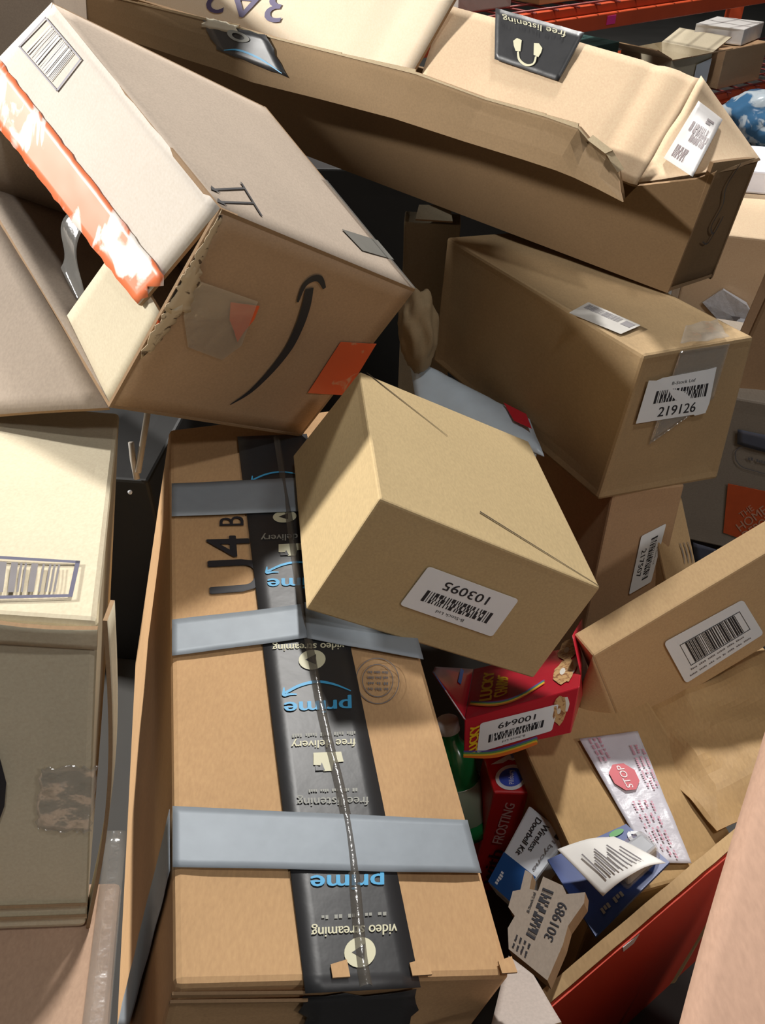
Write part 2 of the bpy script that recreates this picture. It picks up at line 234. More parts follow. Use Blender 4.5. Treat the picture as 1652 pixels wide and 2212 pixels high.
def kraft(name, rgb, lines=0.0, axis='X', stain=0.10, rough=0.82):
    """cardboard: fibre grain, soft mottling, faint flute lines"""
    if name in MATS:
        return MATS[name]
    m, nt, p = base_mat(name)
    N, Lk = nt.nodes.new, nt.links.new
    tc = N('ShaderNodeTexCoord')
    fine = N('ShaderNodeTexNoise')
    fine.inputs['Scale'].default_value = 420
    fine.inputs['Detail'].default_value = 3
    mp = N('ShaderNodeMapping')
    mp.inputs['Scale'].default_value = (1, 0.35, 1)
    Lk(tc.outputs['Object'], mp.inputs[0])
    Lk(mp.outputs[0], fine.inputs['Vector'])
    big = N('ShaderNodeTexNoise')
    big.inputs['Scale'].default_value = 9
    big.inputs['Detail'].default_value = 5
    big.inputs['Roughness'].default_value = 0.6
    Lk(tc.outputs['Object'], big.inputs['Vector'])
    c = lin(rgb)[:3]
    m1 = N('ShaderNodeMix')
    m1.data_type = 'RGBA'
    m1.inputs[6].default_value = tuple(v * (1 - stain * 1.6) for v in c) + (1,)
    m1.inputs[7].default_value = tuple(min(1, v * (1 + stain * 1.2)) for v in c) + (1,)
    Lk(big.outputs[0], m1.inputs[0])
    m2 = N('ShaderNodeMix')
    m2.data_type = 'RGBA'
    m2.blend_type = 'OVERLAY'
    m2.inputs[0].default_value = 0.22
    Lk(m1.outputs[2], m2.inputs[6])
    Lk(fine.outputs[1], m2.inputs[7])
    hue = N('ShaderNodeHueSaturation')
    hue.inputs['Saturation'].default_value = 1.0
    Lk(m2.outputs[2], hue.inputs['Color'])
    Lk(hue.outputs[0], p.inputs['Base Color'])
    bw = N('ShaderNodeRGBToBW')
    Lk(fine.outputs[1], bw.inputs[0])
    Lk(bw.outputs[0], m2.inputs[7])
    b = N('ShaderNodeBump')
    b.inputs['Strength'].default_value = 0.12
    b.inputs['Distance'].default_value = 0.0008
    add = N('ShaderNodeMath')
    add.operation = 'MULTIPLY_ADD'
    add.inputs[1].default_value = 1.0
    if lines:
        wv = N('ShaderNodeTexWave')
        wv.bands_direction = axis
        wv.inputs['Scale'].default_value = 60
        wv.inputs['Distortion'].default_value = 1.2
        wv.inputs['Detail'].default_value = 1
        Lk(tc.outputs['Object'], wv.inputs['Vector'])
        ml = N('ShaderNodeMath')
        ml.operation = 'MULTIPLY'
        ml.inputs[1].default_value = lines
        Lk(wv.outputs['Fac'], ml.inputs[0])
        Lk(ml.outputs[0], add.inputs[2])
    else:
        add.inputs[2].default_value = 0.0
    Lk(fine.outputs[0], add.inputs[0])
    Lk(add.outputs[0], b.inputs['Height'])
    Lk(b.outputs[0], p.inputs['Normal'])
    p.inputs['Roughness'].default_value = rough
    p.inputs['Specular IOR Level'].default_value = 0.25
    MATS[name] = m
    return m


def worn_tape(name, rgb, under, scale=30, thr=0.52, stretch=(1, 1, 1), rough=0.45):
    """coloured tape rubbed away in streaks"""
    m, nt, p = base_mat(name)
    N, Lk = nt.nodes.new, nt.links.new
    tc = N('ShaderNodeTexCoord')
    mp = N('ShaderNodeMapping')
    mp.inputs['Scale'].default_value = stretch
    n = N('ShaderNodeTexNoise')
    n.inputs['Scale'].default_value = scale
    n.inputs['Detail'].default_value = 6
    n.inputs['Distortion'].default_value = 0.8
    Lk(tc.outputs['Object'], mp.inputs[0])
    Lk(mp.outputs[0], n.inputs['Vector'])
    r = N('ShaderNodeValToRGB')
    r.color_ramp.elements[0].position = thr - 0.03
    r.color_ramp.elements[1].position = thr + 0.03
    r.color_ramp.elements[0].color = lin(rgb)
    r.color_ramp.elements[1].color = lin(under)
    Lk(n.outputs[0], r.inputs[0])
    Lk(r.outputs[0], p.inputs['Base Color'])
    p.inputs['Roughness'].default_value = rough
    MATS[name] = m
    return m


def clear_film(name, tint=(235, 235, 230), alpha=0.10, rough=0.10, bump=0.5, scale=90, gloss=0.22):
    """clear tape: a little haze, mostly see-through, glossy skin"""
    m = bpy.data.materials.new(name)
    m.use_nodes = True
    nt = m.node_tree
    N, Lk = nt.nodes.new, nt.links.new
    nt.nodes.remove(nt.nodes['Principled BSDF'])
    out = nt.nodes['Material Output']
    tc = N('ShaderNodeTexCoord')
    n = N('ShaderNodeTexNoise')
    n.inputs['Scale'].default_value = scale
    n.inputs['Detail'].default_value = 3
    Lk(tc.outputs['Object'], n.inputs['Vector'])
    b = N('ShaderNodeBump')
    b.inputs['Strength'].default_value = bump
    b.inputs['Distance'].default_value = 0.004
    Lk(n.outputs[0], b.inputs['Height'])
    tr = N('ShaderNodeBsdfTransparent')
    df = N('ShaderNodeBsdfDiffuse')
    df.inputs['Color'].default_value = lin(tint)
    gl = N('ShaderNodeBsdfGlossy')
    gl.inputs['Roughness'].default_value = rough
    Lk(b.outputs[0], gl.inputs['Normal'])
    m1 = N('ShaderNodeMixShader')
    m1.inputs[0].default_value = alpha
    Lk(tr.outputs[0], m1.inputs[1])
    Lk(df.outputs[0], m1.inputs[2])
    m2 = N('ShaderNodeMixShader')
    m2.inputs[0].default_value = gloss
    Lk(m1.outputs[0], m2.inputs[1])
    Lk(gl.outputs[0], m2.inputs[2])
    Lk(m2.outputs[0], out.inputs['Surface'])
    MATS[name] = m
    return m


# ------------------------------------------------------------------ objects
def V(p):
    return Vector(p)


def thing(name, label, cat, loc, group=None):
    o = bpy.data.objects.new(name, None)
    COL.objects.link(o)
    o.empty_display_size = 0.05
    o.location = loc
    o['label'] = label
    o['category'] = cat
    if group:
        o['group'] = group
    return o


def root_loc(p):
    l = Vector((0, 0, 0))
    while p:
        l += p.location
        p = p.parent
    return l


def mk(name, verts, faces, mats, parent=None, smooth=False, midx=None, label=None, bevel=0.0, seg=2):
    """one mesh object; verts in world space"""
    off = root_loc(parent) if parent else Vector((0, 0, 0))
    me = bpy.data.meshes.new(name)
    me.from_pydata([tuple(Vector(v) - off) for v in verts], [], faces)
    if not isinstance(mats, (list, tuple)):
        mats = [mats]
    for m in mats:
        me.materials.append(m)
    if midx:
        me.polygons.foreach_set('material_index', midx)
    bm = bmesh.new()
    bm.from_mesh(me)
    bmesh.ops.recalc_face_normals(bm, faces=bm.faces)
    bm.to_mesh(me)
    bm.free()
    if smooth:
        me.polygons.foreach_set('use_smooth', [True] * len(me.polygons))
    me.update()
    o = bpy.data.objects.new(name, me)
    COL.objects.link(o)
    if parent:
        o.parent = parent
    if label:
        o['label'] = label
    if bevel:
        md = o.modifiers.new('round_edges', 'BEVEL')
        md.width = bevel
        md.segments = seg
        md.limit_method = 'ANGLE'
        md.angle_limit = R(38)
        md.harden_normals = False
    return o


def solo(o, label, cat, group=None):
    o['label'] = label
    o['category'] = cat
    if group:
        o['group'] = group
    return o


IDX = [(i, j, k) for i in (0, 1) for j in (0, 1) for k in (0, 1)]


def corners(n):
    return {k: V(p) for k, p in zip(IDX, BX[n])}


def bil(a, b, c, d, s, t):
    return a * ((1 - s) * (1 - t)) + b * (s * (1 - t)) + c * (s * t) + d * ((1 - s) * t)


def hexa(name, c, mats, parent, n=14, dent=0.002, seed=0, bevel=0.004, skip=(), freq=9.0, label=None):
    """a slightly dented closed carton from its 8 corners (dents only go inward)"""
    ctr = sum(c.values(), Vector()) / 8
    verts, faces, keymap = [], [], {}

    def vid(p):
        q = (round(p.x, 5), round(p.y, 5), round(p.z, 5))
        if q not in keymap:
            keymap[q] = len(verts)
            verts.append(p)
        return keymap[q]
    for ax in range(3):
        for side in (0, 1):
            if (ax, side) in skip:
                continue
            o = [a for a in range(3) if a != ax]

            def cc(a, b):
                k = [0, 0, 0]
                k[ax] = side
                k[o[0]] = a
                k[o[1]] = b
                return c[tuple(k)]
            q = [cc(0, 0), cc(1, 0), cc(1, 1), cc(0, 1)]
            nrm = (q[1] - q[0]).cross(q[3] - q[0]).normalized()
            mid = sum(q, Vector()) / 4
            if nrm.dot(mid - ctr) < 0:
                nrm = -nrm
            grid = []
            for i in range(n + 1):
                row = []
                for j in range(n + 1):
                    s, t = i / n, j / n
                    p = bil(*q, s, t)
                    w = min(1.0, 12 * min(s, 1 - s, t, 1 - t))
                    if dent and w > 0:
                        h = noise.noise(p * freq + Vector((seed, seed * 2.3, 7))) * 0.5 + 0.5
                        p = p - nrm * (dent * h * w)
                    row.append(vid(p))
                grid.append(row)
            for i in range(n):
                for j in range(n):
                    faces.append((grid[i][j], grid[i + 1][j], grid[i + 1][j + 1], grid[i][j + 1]))
    return mk(name, verts, faces, mats, parent, smooth=False, bevel=bevel, label=label)


class Frame:
    """four corners TL, TR, BR, BL as one reads the print; outward normal"""

    def __init__(self, pts):
        self.p = [V(q) for q in pts]
        tl, tr, br, bl = self.p
        self.n = (tr - tl).cross(tl - bl).normalized()

    def at(self, s, t, h=0.0):
        return bil(*self.p, s, t) + self.n * h

    def sub(self, s0, t0, s1, t1):
        return Frame([self.at(s0, t0), self.at(s1, t0), self.at(s1, t1), self.at(s0, t1)])

    def size(self):
        return (self.p[1] - self.p[0]).length, (self.p[3] - self.p[0]).length


def flat(name, fr, poly, mat, parent, h=0.001, thick=0.0004, label=None):
    """thin slab whose outline is given in frame coordinates (s,t)"""
    n = len(poly)
    vs_ = [fr.at(s, t, h) for s, t in poly] + [fr.at(s, t, h - thick) for s, t in poly]
    fs = [tuple(range(n)), tuple(range(2 * n - 1, n - 1, -1))]
    fs += [(i, (i + 1) % n, n + (i + 1) % n, n + i) for i in range(n)]
    return mk(name, vs_, fs, mat, parent, label=label)


def rrect(r_s, r_t, k=4, s0=0, t0=0, s1=1, t1=1):
    out = []
    for cx, cy, a0 in ((s1 - r_s, t0 + r_t, -90), (s1 - r_s, t1 - r_t, 0), (s0 + r_s, t1 - r_t, 90), (s0 + r_s, t0 + r_t, 180)):
        for i in range(k + 1):
            a = R(a0 + 90 * i / k)
            out.append((cx + r_s * math.cos(a), cy + r_t * math.sin(a)))
    return out


def patch(name, fr, mat, parent, h=0.001, nx=12, ny=6, wave=0.0003, seed=0, thick=0.0003, label=None, ragged=0.0, freq=60):
    """tape or paper laid on a face, faintly wavy, edges may be ragged"""
    rnd = random.Random(seed)
    vs_, fs = [], []
    rag = [(rnd.uniform(-1, 1) * ragged, rnd.uniform(-1, 1) * ragged) for _ in range(max(nx, ny) + 1)]
    for lay in (0, 1):
        for i in range(nx + 1):
            for j in range(ny + 1):
                s, t = i / nx, j / ny
                if ragged:
                    if j == 0:
                        t += rag[i][0]
                    if j == ny:
                        t += rag[i][1]
                    if i == 0:
                        s += rag[j][0]
                    if i == nx:
                        s += rag[j][1]
                p = fr.at(s, t)
                z = h + wave * (noise.noise(p * freq + Vector((seed, 0, 0))) + 1) - (thick if lay else 0)
                vs_.append(p + fr.n * z)
    m = (nx + 1) * (ny + 1)

    def id_(i, j, l):
        return l * m + i * (ny + 1) + j
    for i in range(nx):
        for j in range(ny):
            fs.append((id_(i, j, 0), id_(i + 1, j, 0), id_(i + 1, j + 1, 0), id_(i, j + 1, 0)))
            fs.append((id_(i, j + 1, 1), id_(i + 1, j + 1, 1), id_(i + 1, j, 1), id_(i, j, 1)))
    for i in range(nx):
        fs.append((id_(i, 0, 0), id_(i, 0, 1), id_(i + 1, 0, 1), id_(i + 1, 0, 0)))
        fs.append((id_(i, ny, 0), id_(i + 1, ny, 0), id_(i + 1, ny, 1), id_(i, ny, 1)))
    for j in range(ny):
        fs.append((id_(0, j, 0), id_(0, j + 1, 0), id_(0, j + 1, 1), id_(0, j, 1)))
        fs.append((id_(nx, j, 0), id_(nx, j, 1), id_(nx, j + 1, 1), id_(nx, j + 1, 0)))
    return mk(name, vs_, fs, mat, parent, smooth=True, label=label)


GLY = {}


def glyphs(body):
    if body in GLY:
        return GLY[body]
    cu = bpy.data.curves.new('tmp_text', 'FONT')
    cu.body = body
    cu.size = 1.0
    cu.resolution_u = 3
    o = bpy.data.objects.new('tmp_text', cu)
    COL.objects.link(o)
    dg = bpy.context.evaluated_depsgraph_get()
    me = bpy.data.meshes.new_from_object(o.evaluated_get(dg))
    vs_ = [(v.co.x, v.co.y) for v in me.vertices]
    fs = [tuple(p.vertices) for p in me.polygons]
    bpy.data.objects.remove(o)
    bpy.data.curves.remove(cu)
    bpy.data.meshes.remove(me)
    x0, x1 = min(v[0] for v in vs_), max(v[0] for v in vs_)
    y0, y1 = min(v[1] for v in vs_), max(v[1] for v in vs_)
    GLY[body] = ([((x - x0) / (x1 - x0), 1 - (y - y0) / (y1 - y0)) for x, y in vs_], fs)
    return GLY[body]


def text(body, fr, mat, parent, h=0.0013, rect=(0, 0, 1, 1), name='printed_text', bold=0.0):
    g, fs = glyphs(body)
    s0, t0, s1, t1 = rect
    vs_, ff = [], []
    offs = [(0, 0)] if not bold else [(-bold, 0), (bold, 0), (0, bold), (0, -bold)]
    for q, (dx, dy) in enumerate(offs):
        b0 = len(vs_)
        vs_ += [fr.at(s0 + (s1 - s0) * (x + dx), t0 + (t1 - t0) * (y + dy), h + q * 0.00005) for x, y in g]
        ff += [tuple(b0 + i for i in f) for f in fs]
    return mk(name, vs_, ff, mat, parent)


def quads(name, fr, rects, mat, parent, h=0.0013, label=None):
    vs_, fs = [], []
    for s0, t0, s1, t1 in rects:
        b = len(vs_)
        vs_ += [fr.at(s0, t0, h), fr.at(s1, t0, h), fr.at(s1, t1, h), fr.at(s0, t1, h)]
        fs.append((b, b + 1, b + 2, b + 3))
    return mk(name, vs_, fs, mat, parent, label=label)


def barcode(fr, rect, mat, parent, seed=1, n=34, rows=1, h=0.0013, guard=True):
    rnd = random.Random(seed)
    s0, t0, s1, t1 = rect
    out = []
    if rows == 1:
        x = 0.0
        while x < 1:
            w = rnd.choice((1, 1, 2, 3)) / (n * 2.2)
            g = rnd.choice((1, 1, 2)) / (n * 2.2)
            if x + w < 1:
                out.append((s0 + (s1 - s0) * x, t0, s0 + (s1 - s0) * (x + w), t1))
            x += w + g
    else:
        if guard:
            out += [(s0, t0, s0 + (s1 - s0) * .045, t1), (s0 + (s1 - s0) * .065, t0, s0 + (s1 - s0) * .075, t1),
                    (s1 - (s1 - s0) * .045, t0, s1, t1), (s1 - (s1 - s0) * .075, t0, s1 - (s1 - s0) * .065, t1)]
        for r in range(rows):
            a, b = t0 + (t1 - t0) * r / rows, t0 + (t1 - t0) * (r + 1) / rows
            x = 0.1
            while x < 0.9:
                w = rnd.choice((1, 1, 2, 3)) / (n * 2.0)
                g = rnd.choice((1, 1, 2)) / (n * 2.0)
                out.append((s0 + (s1 - s0) * x, a, s0 + (s1 - s0) * min(.9, x + w), b))
                x += w + g
    return quads('printed_barcode', fr, out, mat, parent, h)


def ribbon(name, fr, pts, widths, mat, parent, h=0.0012, closed_tip=True, label=None):
    """printed stroke through frame points with changing width (metres)"""
    P = [fr.at(s, t, h) for s, t in pts]
    return ribbon3(name, P, widths, fr.n, mat, parent, label)


def smoothpts(P, k=5):
    out = []
    for i in range(len(P) - 1):
        a = P[max(i - 1, 0)]
        b, c = P[i], P[i + 1]
        d = P[min(i + 2, len(P) - 1)]
        for j in range(k):
            t = j / k
            out.append(0.5 * ((2 * b) + (c - a) * t + (2 * a - 5 * b + 4 * c - d) * t * t + (3 * b - a - 3 * c + d) * t ** 3))
    out.append(P[-1])
    return out


def ribbon3(name, P, widths, n, mat, parent, label=None, k=5):
    P = [V(p) for p in P]
    S = smoothpts(P, k)
    m = len(S)
    vs_, fs = [], []
    for i, p in enumerate(S):
        f = i / (m - 1) * (len(widths) - 1)
        a = min(int(f), len(widths) - 2)
        w = widths[a] + (widths[a + 1] - widths[a]) * (f - a)
        d = (S[min(i + 1, m - 1)] - S[max(i - 1, 0)]).normalized()
        sd = n.cross(d).normalized() * (w / 2)
        vs_ += [p + sd, p - sd]
    for i in range(m - 1):
        fs.append((2 * i, 2 * i + 1, 2 * i + 3, 2 * i + 2))
    return mk(name, vs_, fs, mat, parent, label=label)


def ellipse(name, fr, rect, mat, parent, h=0.0013, inner=0.0, k=28, label=None):
    s0, t0, s1, t1 = rect
    cx, cy, rx, ry = (s0 + s1) / 2, (t0 + t1) / 2, (s1 - s0) / 2, (t1 - t0) / 2
    vs_ = [fr.at(cx + rx * math.cos(2 * math.pi * i / k), cy + ry * math.sin(2 * math.pi * i / k), h) for i in range(k)]
    if not inner:
        return mk(name, vs_, [tuple(range(k))], mat, parent, label=label)
    vs_ += [fr.at(cx + rx * inner * math.cos(2 * math.pi * i / k), cy + ry * inner * math.sin(2 * math.pi * i / k), h) for i in range(k)]
    return mk(name, vs_, [(i, (i + 1) % k, k + (i + 1) % k, k + i) for i in range(k)], mat, parent, label=label)


def plate(name, pts, thick, mats, parent, label=None, flip=False, bevel=0.0):
    """cardboard board from a planar outline; second material is its cut edge"""
    pts = [V(p) for p in pts]
    n = Vector()
    for i in range(len(pts)):
        n += (pts[i] - pts[0]).cross(pts[(i + 1) % len(pts)] - pts[0])
    n.normalize()
    if flip:
        n = -n
    k = len(pts)
    vs_ = pts + [p + n * thick for p in pts]
    fs = [tuple(range(k)), tuple(range(2 * k - 1, k - 1, -1))] + [(i, (i + 1) % k, k + (i + 1) % k, k + i) for i in range(k)]
    mi = [0, 0] + [1 if isinstance(mats, (list, tuple)) and len(mats) > 1 else 0] * k
    return mk(name, vs_, fs, mats, parent, midx=mi, label=label, bevel=bevel)


def sheet(name, q, thick, mats, parent, nx=18, ny=12, zf=None, label=None, smooth=True, flip=1):
    """thin board over a quad with a height function zf(s,t) in metres"""
    q = [V(p) for p in q]
    n = (q[1] - q[0]).cross(q[3] - q[0]).normalized() * flip
    vs_, fs, mi = [], [], []
    for lay in (0, 1):
        for i in range(nx + 1):
            for j in range(ny + 1):
                s, t = i / nx, j / ny
                p = bil(*q, s, t)
                vs_.append(p + n * ((zf(s, t, p) if zf else 0) - (thick if lay else 0)))
    m = (nx + 1) * (ny + 1)

    def id_(i, j, l):
        return l * m + i * (ny + 1) + j
    for i in range(nx):
        for j in range(ny):
            fs.append((id_(i, j, 0), id_(i + 1, j, 0), id_(i + 1, j + 1, 0), id_(i, j + 1, 0)))
            fs.append((id_(i, j + 1, 1), id_(i + 1, j + 1, 1), id_(i + 1, j, 1), id_(i, j, 1)))
            mi += [0, 0]
    e = 1 if isinstance(mats, (list, tuple)) and len(mats) > 1 else 0
    for i in range(nx):
        fs.append((id_(i, 0, 0), id_(i, 0, 1), id_(i + 1, 0, 1), id_(i + 1, 0, 0)))
        fs.append((id_(i, ny, 0), id_(i + 1, ny, 0), id_(i + 1, ny, 1), id_(i, ny, 1)))
        mi += [e, e]
    for j in range(ny):
        fs.append((id_(0, j, 0), id_(0, j + 1, 0), id_(0, j + 1, 1), id_(0, j, 1)))
        fs.append((id_(nx, j, 0), id_(nx, j, 1), id_(nx, j + 1, 1), id_(nx, j + 1, 0)))
        mi += [e, e]
    o = mk(name, vs_, fs, mats, parent, midx=mi, label=label)
    if smooth:
        for p in o.data.polygons:
            p.use_smooth = p.material_index == 0
    return o


def tube(name, P, rad, mat, parent, k=8, smooth=True, label=None):
    P = [V(p) for p in P]
    vs_, fs = [], []
    m = len(P)
    for i, p in enumerate(P):
        d = (P[min(i + 1, m - 1)] - P[max(i - 1, 0)]).normalized()
        a = d.cross(Vector((0, 0, 1)))
        if a.length < 1e-3:
            a = d.cross(Vector((1, 0, 0)))
        a.normalize()
        b = d.cross(a)
        r = rad[i] if isinstance(rad, (list, tuple)) else rad
        for j in range(k):
            t = 2 * math.pi * j / k
            vs_.append(p + a * (r * math.cos(t)) + b * (r * math.sin(t)))
    for i in range(m - 1):
        for j in range(k):
            fs.append((i * k + j, i * k + (j + 1) % k, (i + 1) * k + (j + 1) % k, (i + 1) * k + j))
    fs.append(tuple(range(k)))
    fs.append(tuple(range(m * k - 1, (m - 1) * k - 1, -1)))
    return mk(name, vs_, fs, mat, parent, smooth=smooth, label=label)


def low(c):
    """base point of a thing from its corners"""
    z = min(p.z for p in c.values())
    m = sum(c.values(), Vector()) / len(c)
    return Vector((m.x, m.y, z))


def bx(name, lo, hi, mat, parent, bevel=0.0, label=None):
    (a, b, c_), (d, e, f) = lo, hi
    vs_ = [(x, y, z) for x in (a, d) for y in (b, e) for z in (c_, f)]
    fs = [(0, 1, 3, 2), (4, 6, 7, 5), (0, 4, 5, 1), (2, 3, 7, 6), (0, 2, 6, 4), (1, 5, 7, 3)]
    return mk(name, vs_, fs, mat, parent, bevel=bevel, label=label)


def wrinkle(amp, f=14, seed=0):
    return lambda s, t, p: amp * noise.noise(p * f + Vector((seed, seed, seed)))


def stock_label(fr, number, parent, seed, dim=False):
    """white stock sticker: small heading, stacked barcode, big number"""
    lb = flat('label', fr, rrect(.035, .06), WHITE, parent, h=0.0012)
    text('B-Stock Ltd', fr, INK, lb, rect=(.36, .10, .66, .17), h=.0014)
    barcode(fr, (.14, .25, .86, .52), INK, lb, seed=seed, n=30, rows=3, h=.0014)
    text(number, fr, INK, lb, rect=(.27, .64, .75, .84), h=.0014, bold=.004)
    return lb


def smudge(fr, mat, parent, h=0.0013, rect=(0, 0, 1, 1), seed=0, n=6):
    """a line of print too small to read: word-length dashes"""
    rnd = random.Random(seed)
    s0, t0, s1, t1 = rect
    ws = [rnd.uniform(.5, 1.5) for _ in range(n)]
    tot = sum(ws) + .35 * (n - 1)
    x, out = 0.0, []
    for w in ws:
        k = max(2, int(w * 4))
        for q in range(k):
            a, b = x + w * q / k, x + w * (q + .72) / k
            j = rnd.uniform(0, .25)
            out.append((s0 + (s1 - s0) * a / tot, t0 + (t1 - t0) * (.15 + j), s0 + (s1 - s0) * b / tot, t1 - (t1 - t0) * .1))
        x += w + .35
    return quads('printed_line', fr, out, mat, parent, h)

# ------------------------------------------------------------------ palette
WHITE = plain('label_paper', (232, 236, 240), 0.45, vary=.01)
INK = plain('print_ink', (38, 38, 44), 0.6, vary=.02)
SOFTINK = plain('faded_ink', (120, 116, 118), 0.7, vary=.05)
BLUEINK = plain('print_sky_blue', (70, 165, 215), 0.5, vary=.02)
CREAMINK = plain('print_cream', (214, 210, 180), 0.55, vary=.03)
GREYINK = plain('print_grey', (150, 150, 142), 0.55, vary=.04)
BLACKTAPE = plain('black_printed_tape', (44, 44, 46), 0.44, spec=.6, vary=.06, scale=30, bump=.15)
DUCT = plain('silver_duct_tape', (140, 148, 156), 0.55, metal=.15, vary=.04, scale=60, bump=.06)
CLEAR = clear_film('clear_packing_tape')
CLEARW = clear_film('wrinkled_clear_tape', alpha=.10, bump=.35, scale=55, rough=.14, gloss=.16)
EDGE = kraft('cardboard_cut_edge', (150, 122, 92), lines=.4, axis='X')
K_P = kraft('kraft_orange_brown', (196, 158, 116))
K_H = kraft('kraft_clean_tan', (186, 163, 122), stain=.05)
K_A2 = kraft('kraft_lit_pale', (218, 208, 196), lines=.3, axis='Y', stain=.06)  # greyed kraft lightened so the flap's brightness sits in the colour
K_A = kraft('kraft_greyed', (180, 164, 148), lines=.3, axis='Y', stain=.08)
K_AF = kraft('kraft_brown_face', (178, 148, 118), stain=.09)
K_D = kraft('kraft_pale_cream', (206, 194, 168), lines=.35, axis='Z', stain=.06)
K_G = kraft('kraft_dusty_olive', (168, 142, 106), stain=.12)
K_B = kraft('kraft_inner_peach', (214, 188, 156), stain=.07)
K_BD = kraft('kraft_outer_shaded', (122, 98, 70), stain=.08)  # brown darkened; part of the front wall's shade is in this colour
K_M = kraft('kraft_plain', (196, 164, 122), stain=.06)
K_K = kraft('kraft_reddish', (180, 146, 112), stain=.08)
K_L = kraft('kraft_grey_home', (164, 152, 138), stain=.06)
K_N = kraft('kraft_deep', (180, 148, 104), stain=.10)
K_Q = kraft('kraft_pinkish', (168, 136, 116), stain=.07)
K_E = kraft('kraft_rosy', (192, 160, 136), lines=.3, axis='X', stain=.12)
FLOORM = plain('sealed_concrete', (70, 68, 65), 0.75, vary=.10, scale=5, bump=.05)
WALLM = plain('dark_wall_shade', (50, 52, 50), 0.9, vary=.06, scale=3)  # near-black tone paints in the shade behind the rack

# ------------------------------------------------------------------ setting
f_ = bx('floor', (-6, -4, -0.1), (7, 9, 0.0), FLOORM, None)
f_['kind'] = 'structure'
w_ = bx('wall_back', (-6, 9, 0.0), (7, 9.15, 5.6), WALLM, None)
w_['kind'] = 'structure'

# ------------------------------------------------------------------ tall carton with printed black tape and duct tape
c = corners('P')
P = thing('shipping_carton', 'tall brown carton with black printed tape and three silver duct tape bands', 'cardboard box', low(c))
hexa('body', c, K_P, P, n=20, dent=.003, seed=3, bevel=.005)
tp = patch('black_tape', Frame(FR['P_tape']), BLACKTAPE, P, h=.0012, nx=6, ny=60, wave=.0004, label='black tape with blue and cream print')
patch('black_tape', Frame(FR['P_tapefront']), BLACKTAPE, P, h=.0012, nx=6, ny=8, wave=.0008, ragged=.05, seed=4)
for nm in ('P_prime0', 'P_prime1', 'P_prime2'):
    text('prime', Frame(FR[nm]), BLUEINK, tp, h=.0026, bold=.010)
for nm in ('P_swoosh0', 'P_swoosh1', 'P_swooshA'):
    fr = Frame(FR[nm])
    ribbon('printed_arrow', fr, [(.0, .25), (.25, .66), (.5, .85), (.75, .7), (.97, .32)], [.0012, .0026, .0034, .0032, .0026], BLUEINK, tp, h=.0026)
    ribbon('printed_arrow', fr, [(.80, .22), (.90, .24), (.985, .2), (.99, .38), (.985, .62)], [.0012, .0024, .0032, .0024, .0012], BLUEINK, tp, h=.0027)
for nm, tx, ink in (('P_freedel', 'free delivery', CREAMINK), ('P_freelis', 'free listening', GREYINK), ('P_video2', 'video streaming', CREAMINK),
                    ('P_video1', 'video streaming', CREAMINK), ('P_free0', 'free delivery', GREYINK)):
    text(tx, Frame(FR[nm]), ink, tp, h=.0026, bold=.003)
for nm, tx in (('P_small1', 'aaaaa'), ('P_small2', 'aaa'), ('P_small3', 'aaaa')):
    smudge(Frame(FR[nm]), GREYINK, tp, h=.0026, seed=len(tx), n=5)
for nm in ('P_circ0', 'P_circ1', 'P_circ2'):
    fr = Frame(FR[nm])
    ellipse('printed_disc', fr, (0, 0, 1, 1), CREAMINK, tp, h=.0026)
    flat('printed_triangle', fr, [(.36, .24), (.36, .76), (.76, .5)], BLACKTAPE, tp, h=.0029, thick=.0001)
for nm in ('P_house', 'P_house0'):
    fr = Frame(FR[nm])
    flat('printed_house', fr, [(.02, .45), (.34, .42), (.38, .02), (.66, .02), (.70, .30), (.98, .35), (.98, .95), (.10, .95)], CREAMINK, tp, h=.0026, thick=.0001)
    flat('printed_house', fr, [(.62, .06), (.92, .06), (.92, .32), (.78, .22), (.72, .45)], BLACKTAPE, tp, h=.0029, thick=.0001)
patch('duct_tape', Frame(FR['P_duct1']), DUCT, P, h=.0034, nx=24, ny=6, wave=.0010, seed=1, freq=18, label='silver duct tape')
patch('duct_tape', Frame(FR['P_duct2a']), DUCT, P, h=.0034, nx=24, ny=6, wave=.0010, seed=2, freq=18, label='silver duct tape')
patch('duct_tape', Frame(FR['P_duct2b']), DUCT, P, h=.0036, nx=20, ny=6, wave=.0014, seed=5, freq=18, label='silver duct tape')
patch('duct_tape', Frame(FR['P_duct3']), DUCT, P, h=.0034, nx=40, ny=8, wave=.0008, seed=6, freq=18, label='silver duct tape')
patch('duct_tape', Frame(FR['P_duct3side']), DUCT, P, h=.0014, nx=8, ny=24, wave=.0008, seed=7, freq=18, label='silver duct tape')
for nm, tx in (('P_U', 'U'), ('P_4', '4'), ('P_B', 'B')):
    text(tx, Frame(FR[nm]), INK, P, h=.0008, bold=.02 if nm != 'P_B' else .0)
fr = Frame(FR['P_stamp'])
ellipse('printed_stamp', fr, (0, 0, 1, 1), SOFTINK, P, h=.0008, inner=.965, label='faint round maker stamp')
ellipse('printed_stamp', fr, (.14, .14, .86, .86), SOFTINK, P, h=.0008, inner=.95)
for q in range(4):
    smudge(fr, SOFTINK, P, h=.0008, rect=(.26, .27 + q * .12, .74, .35 + q * .12), seed=q + 3, n=3)
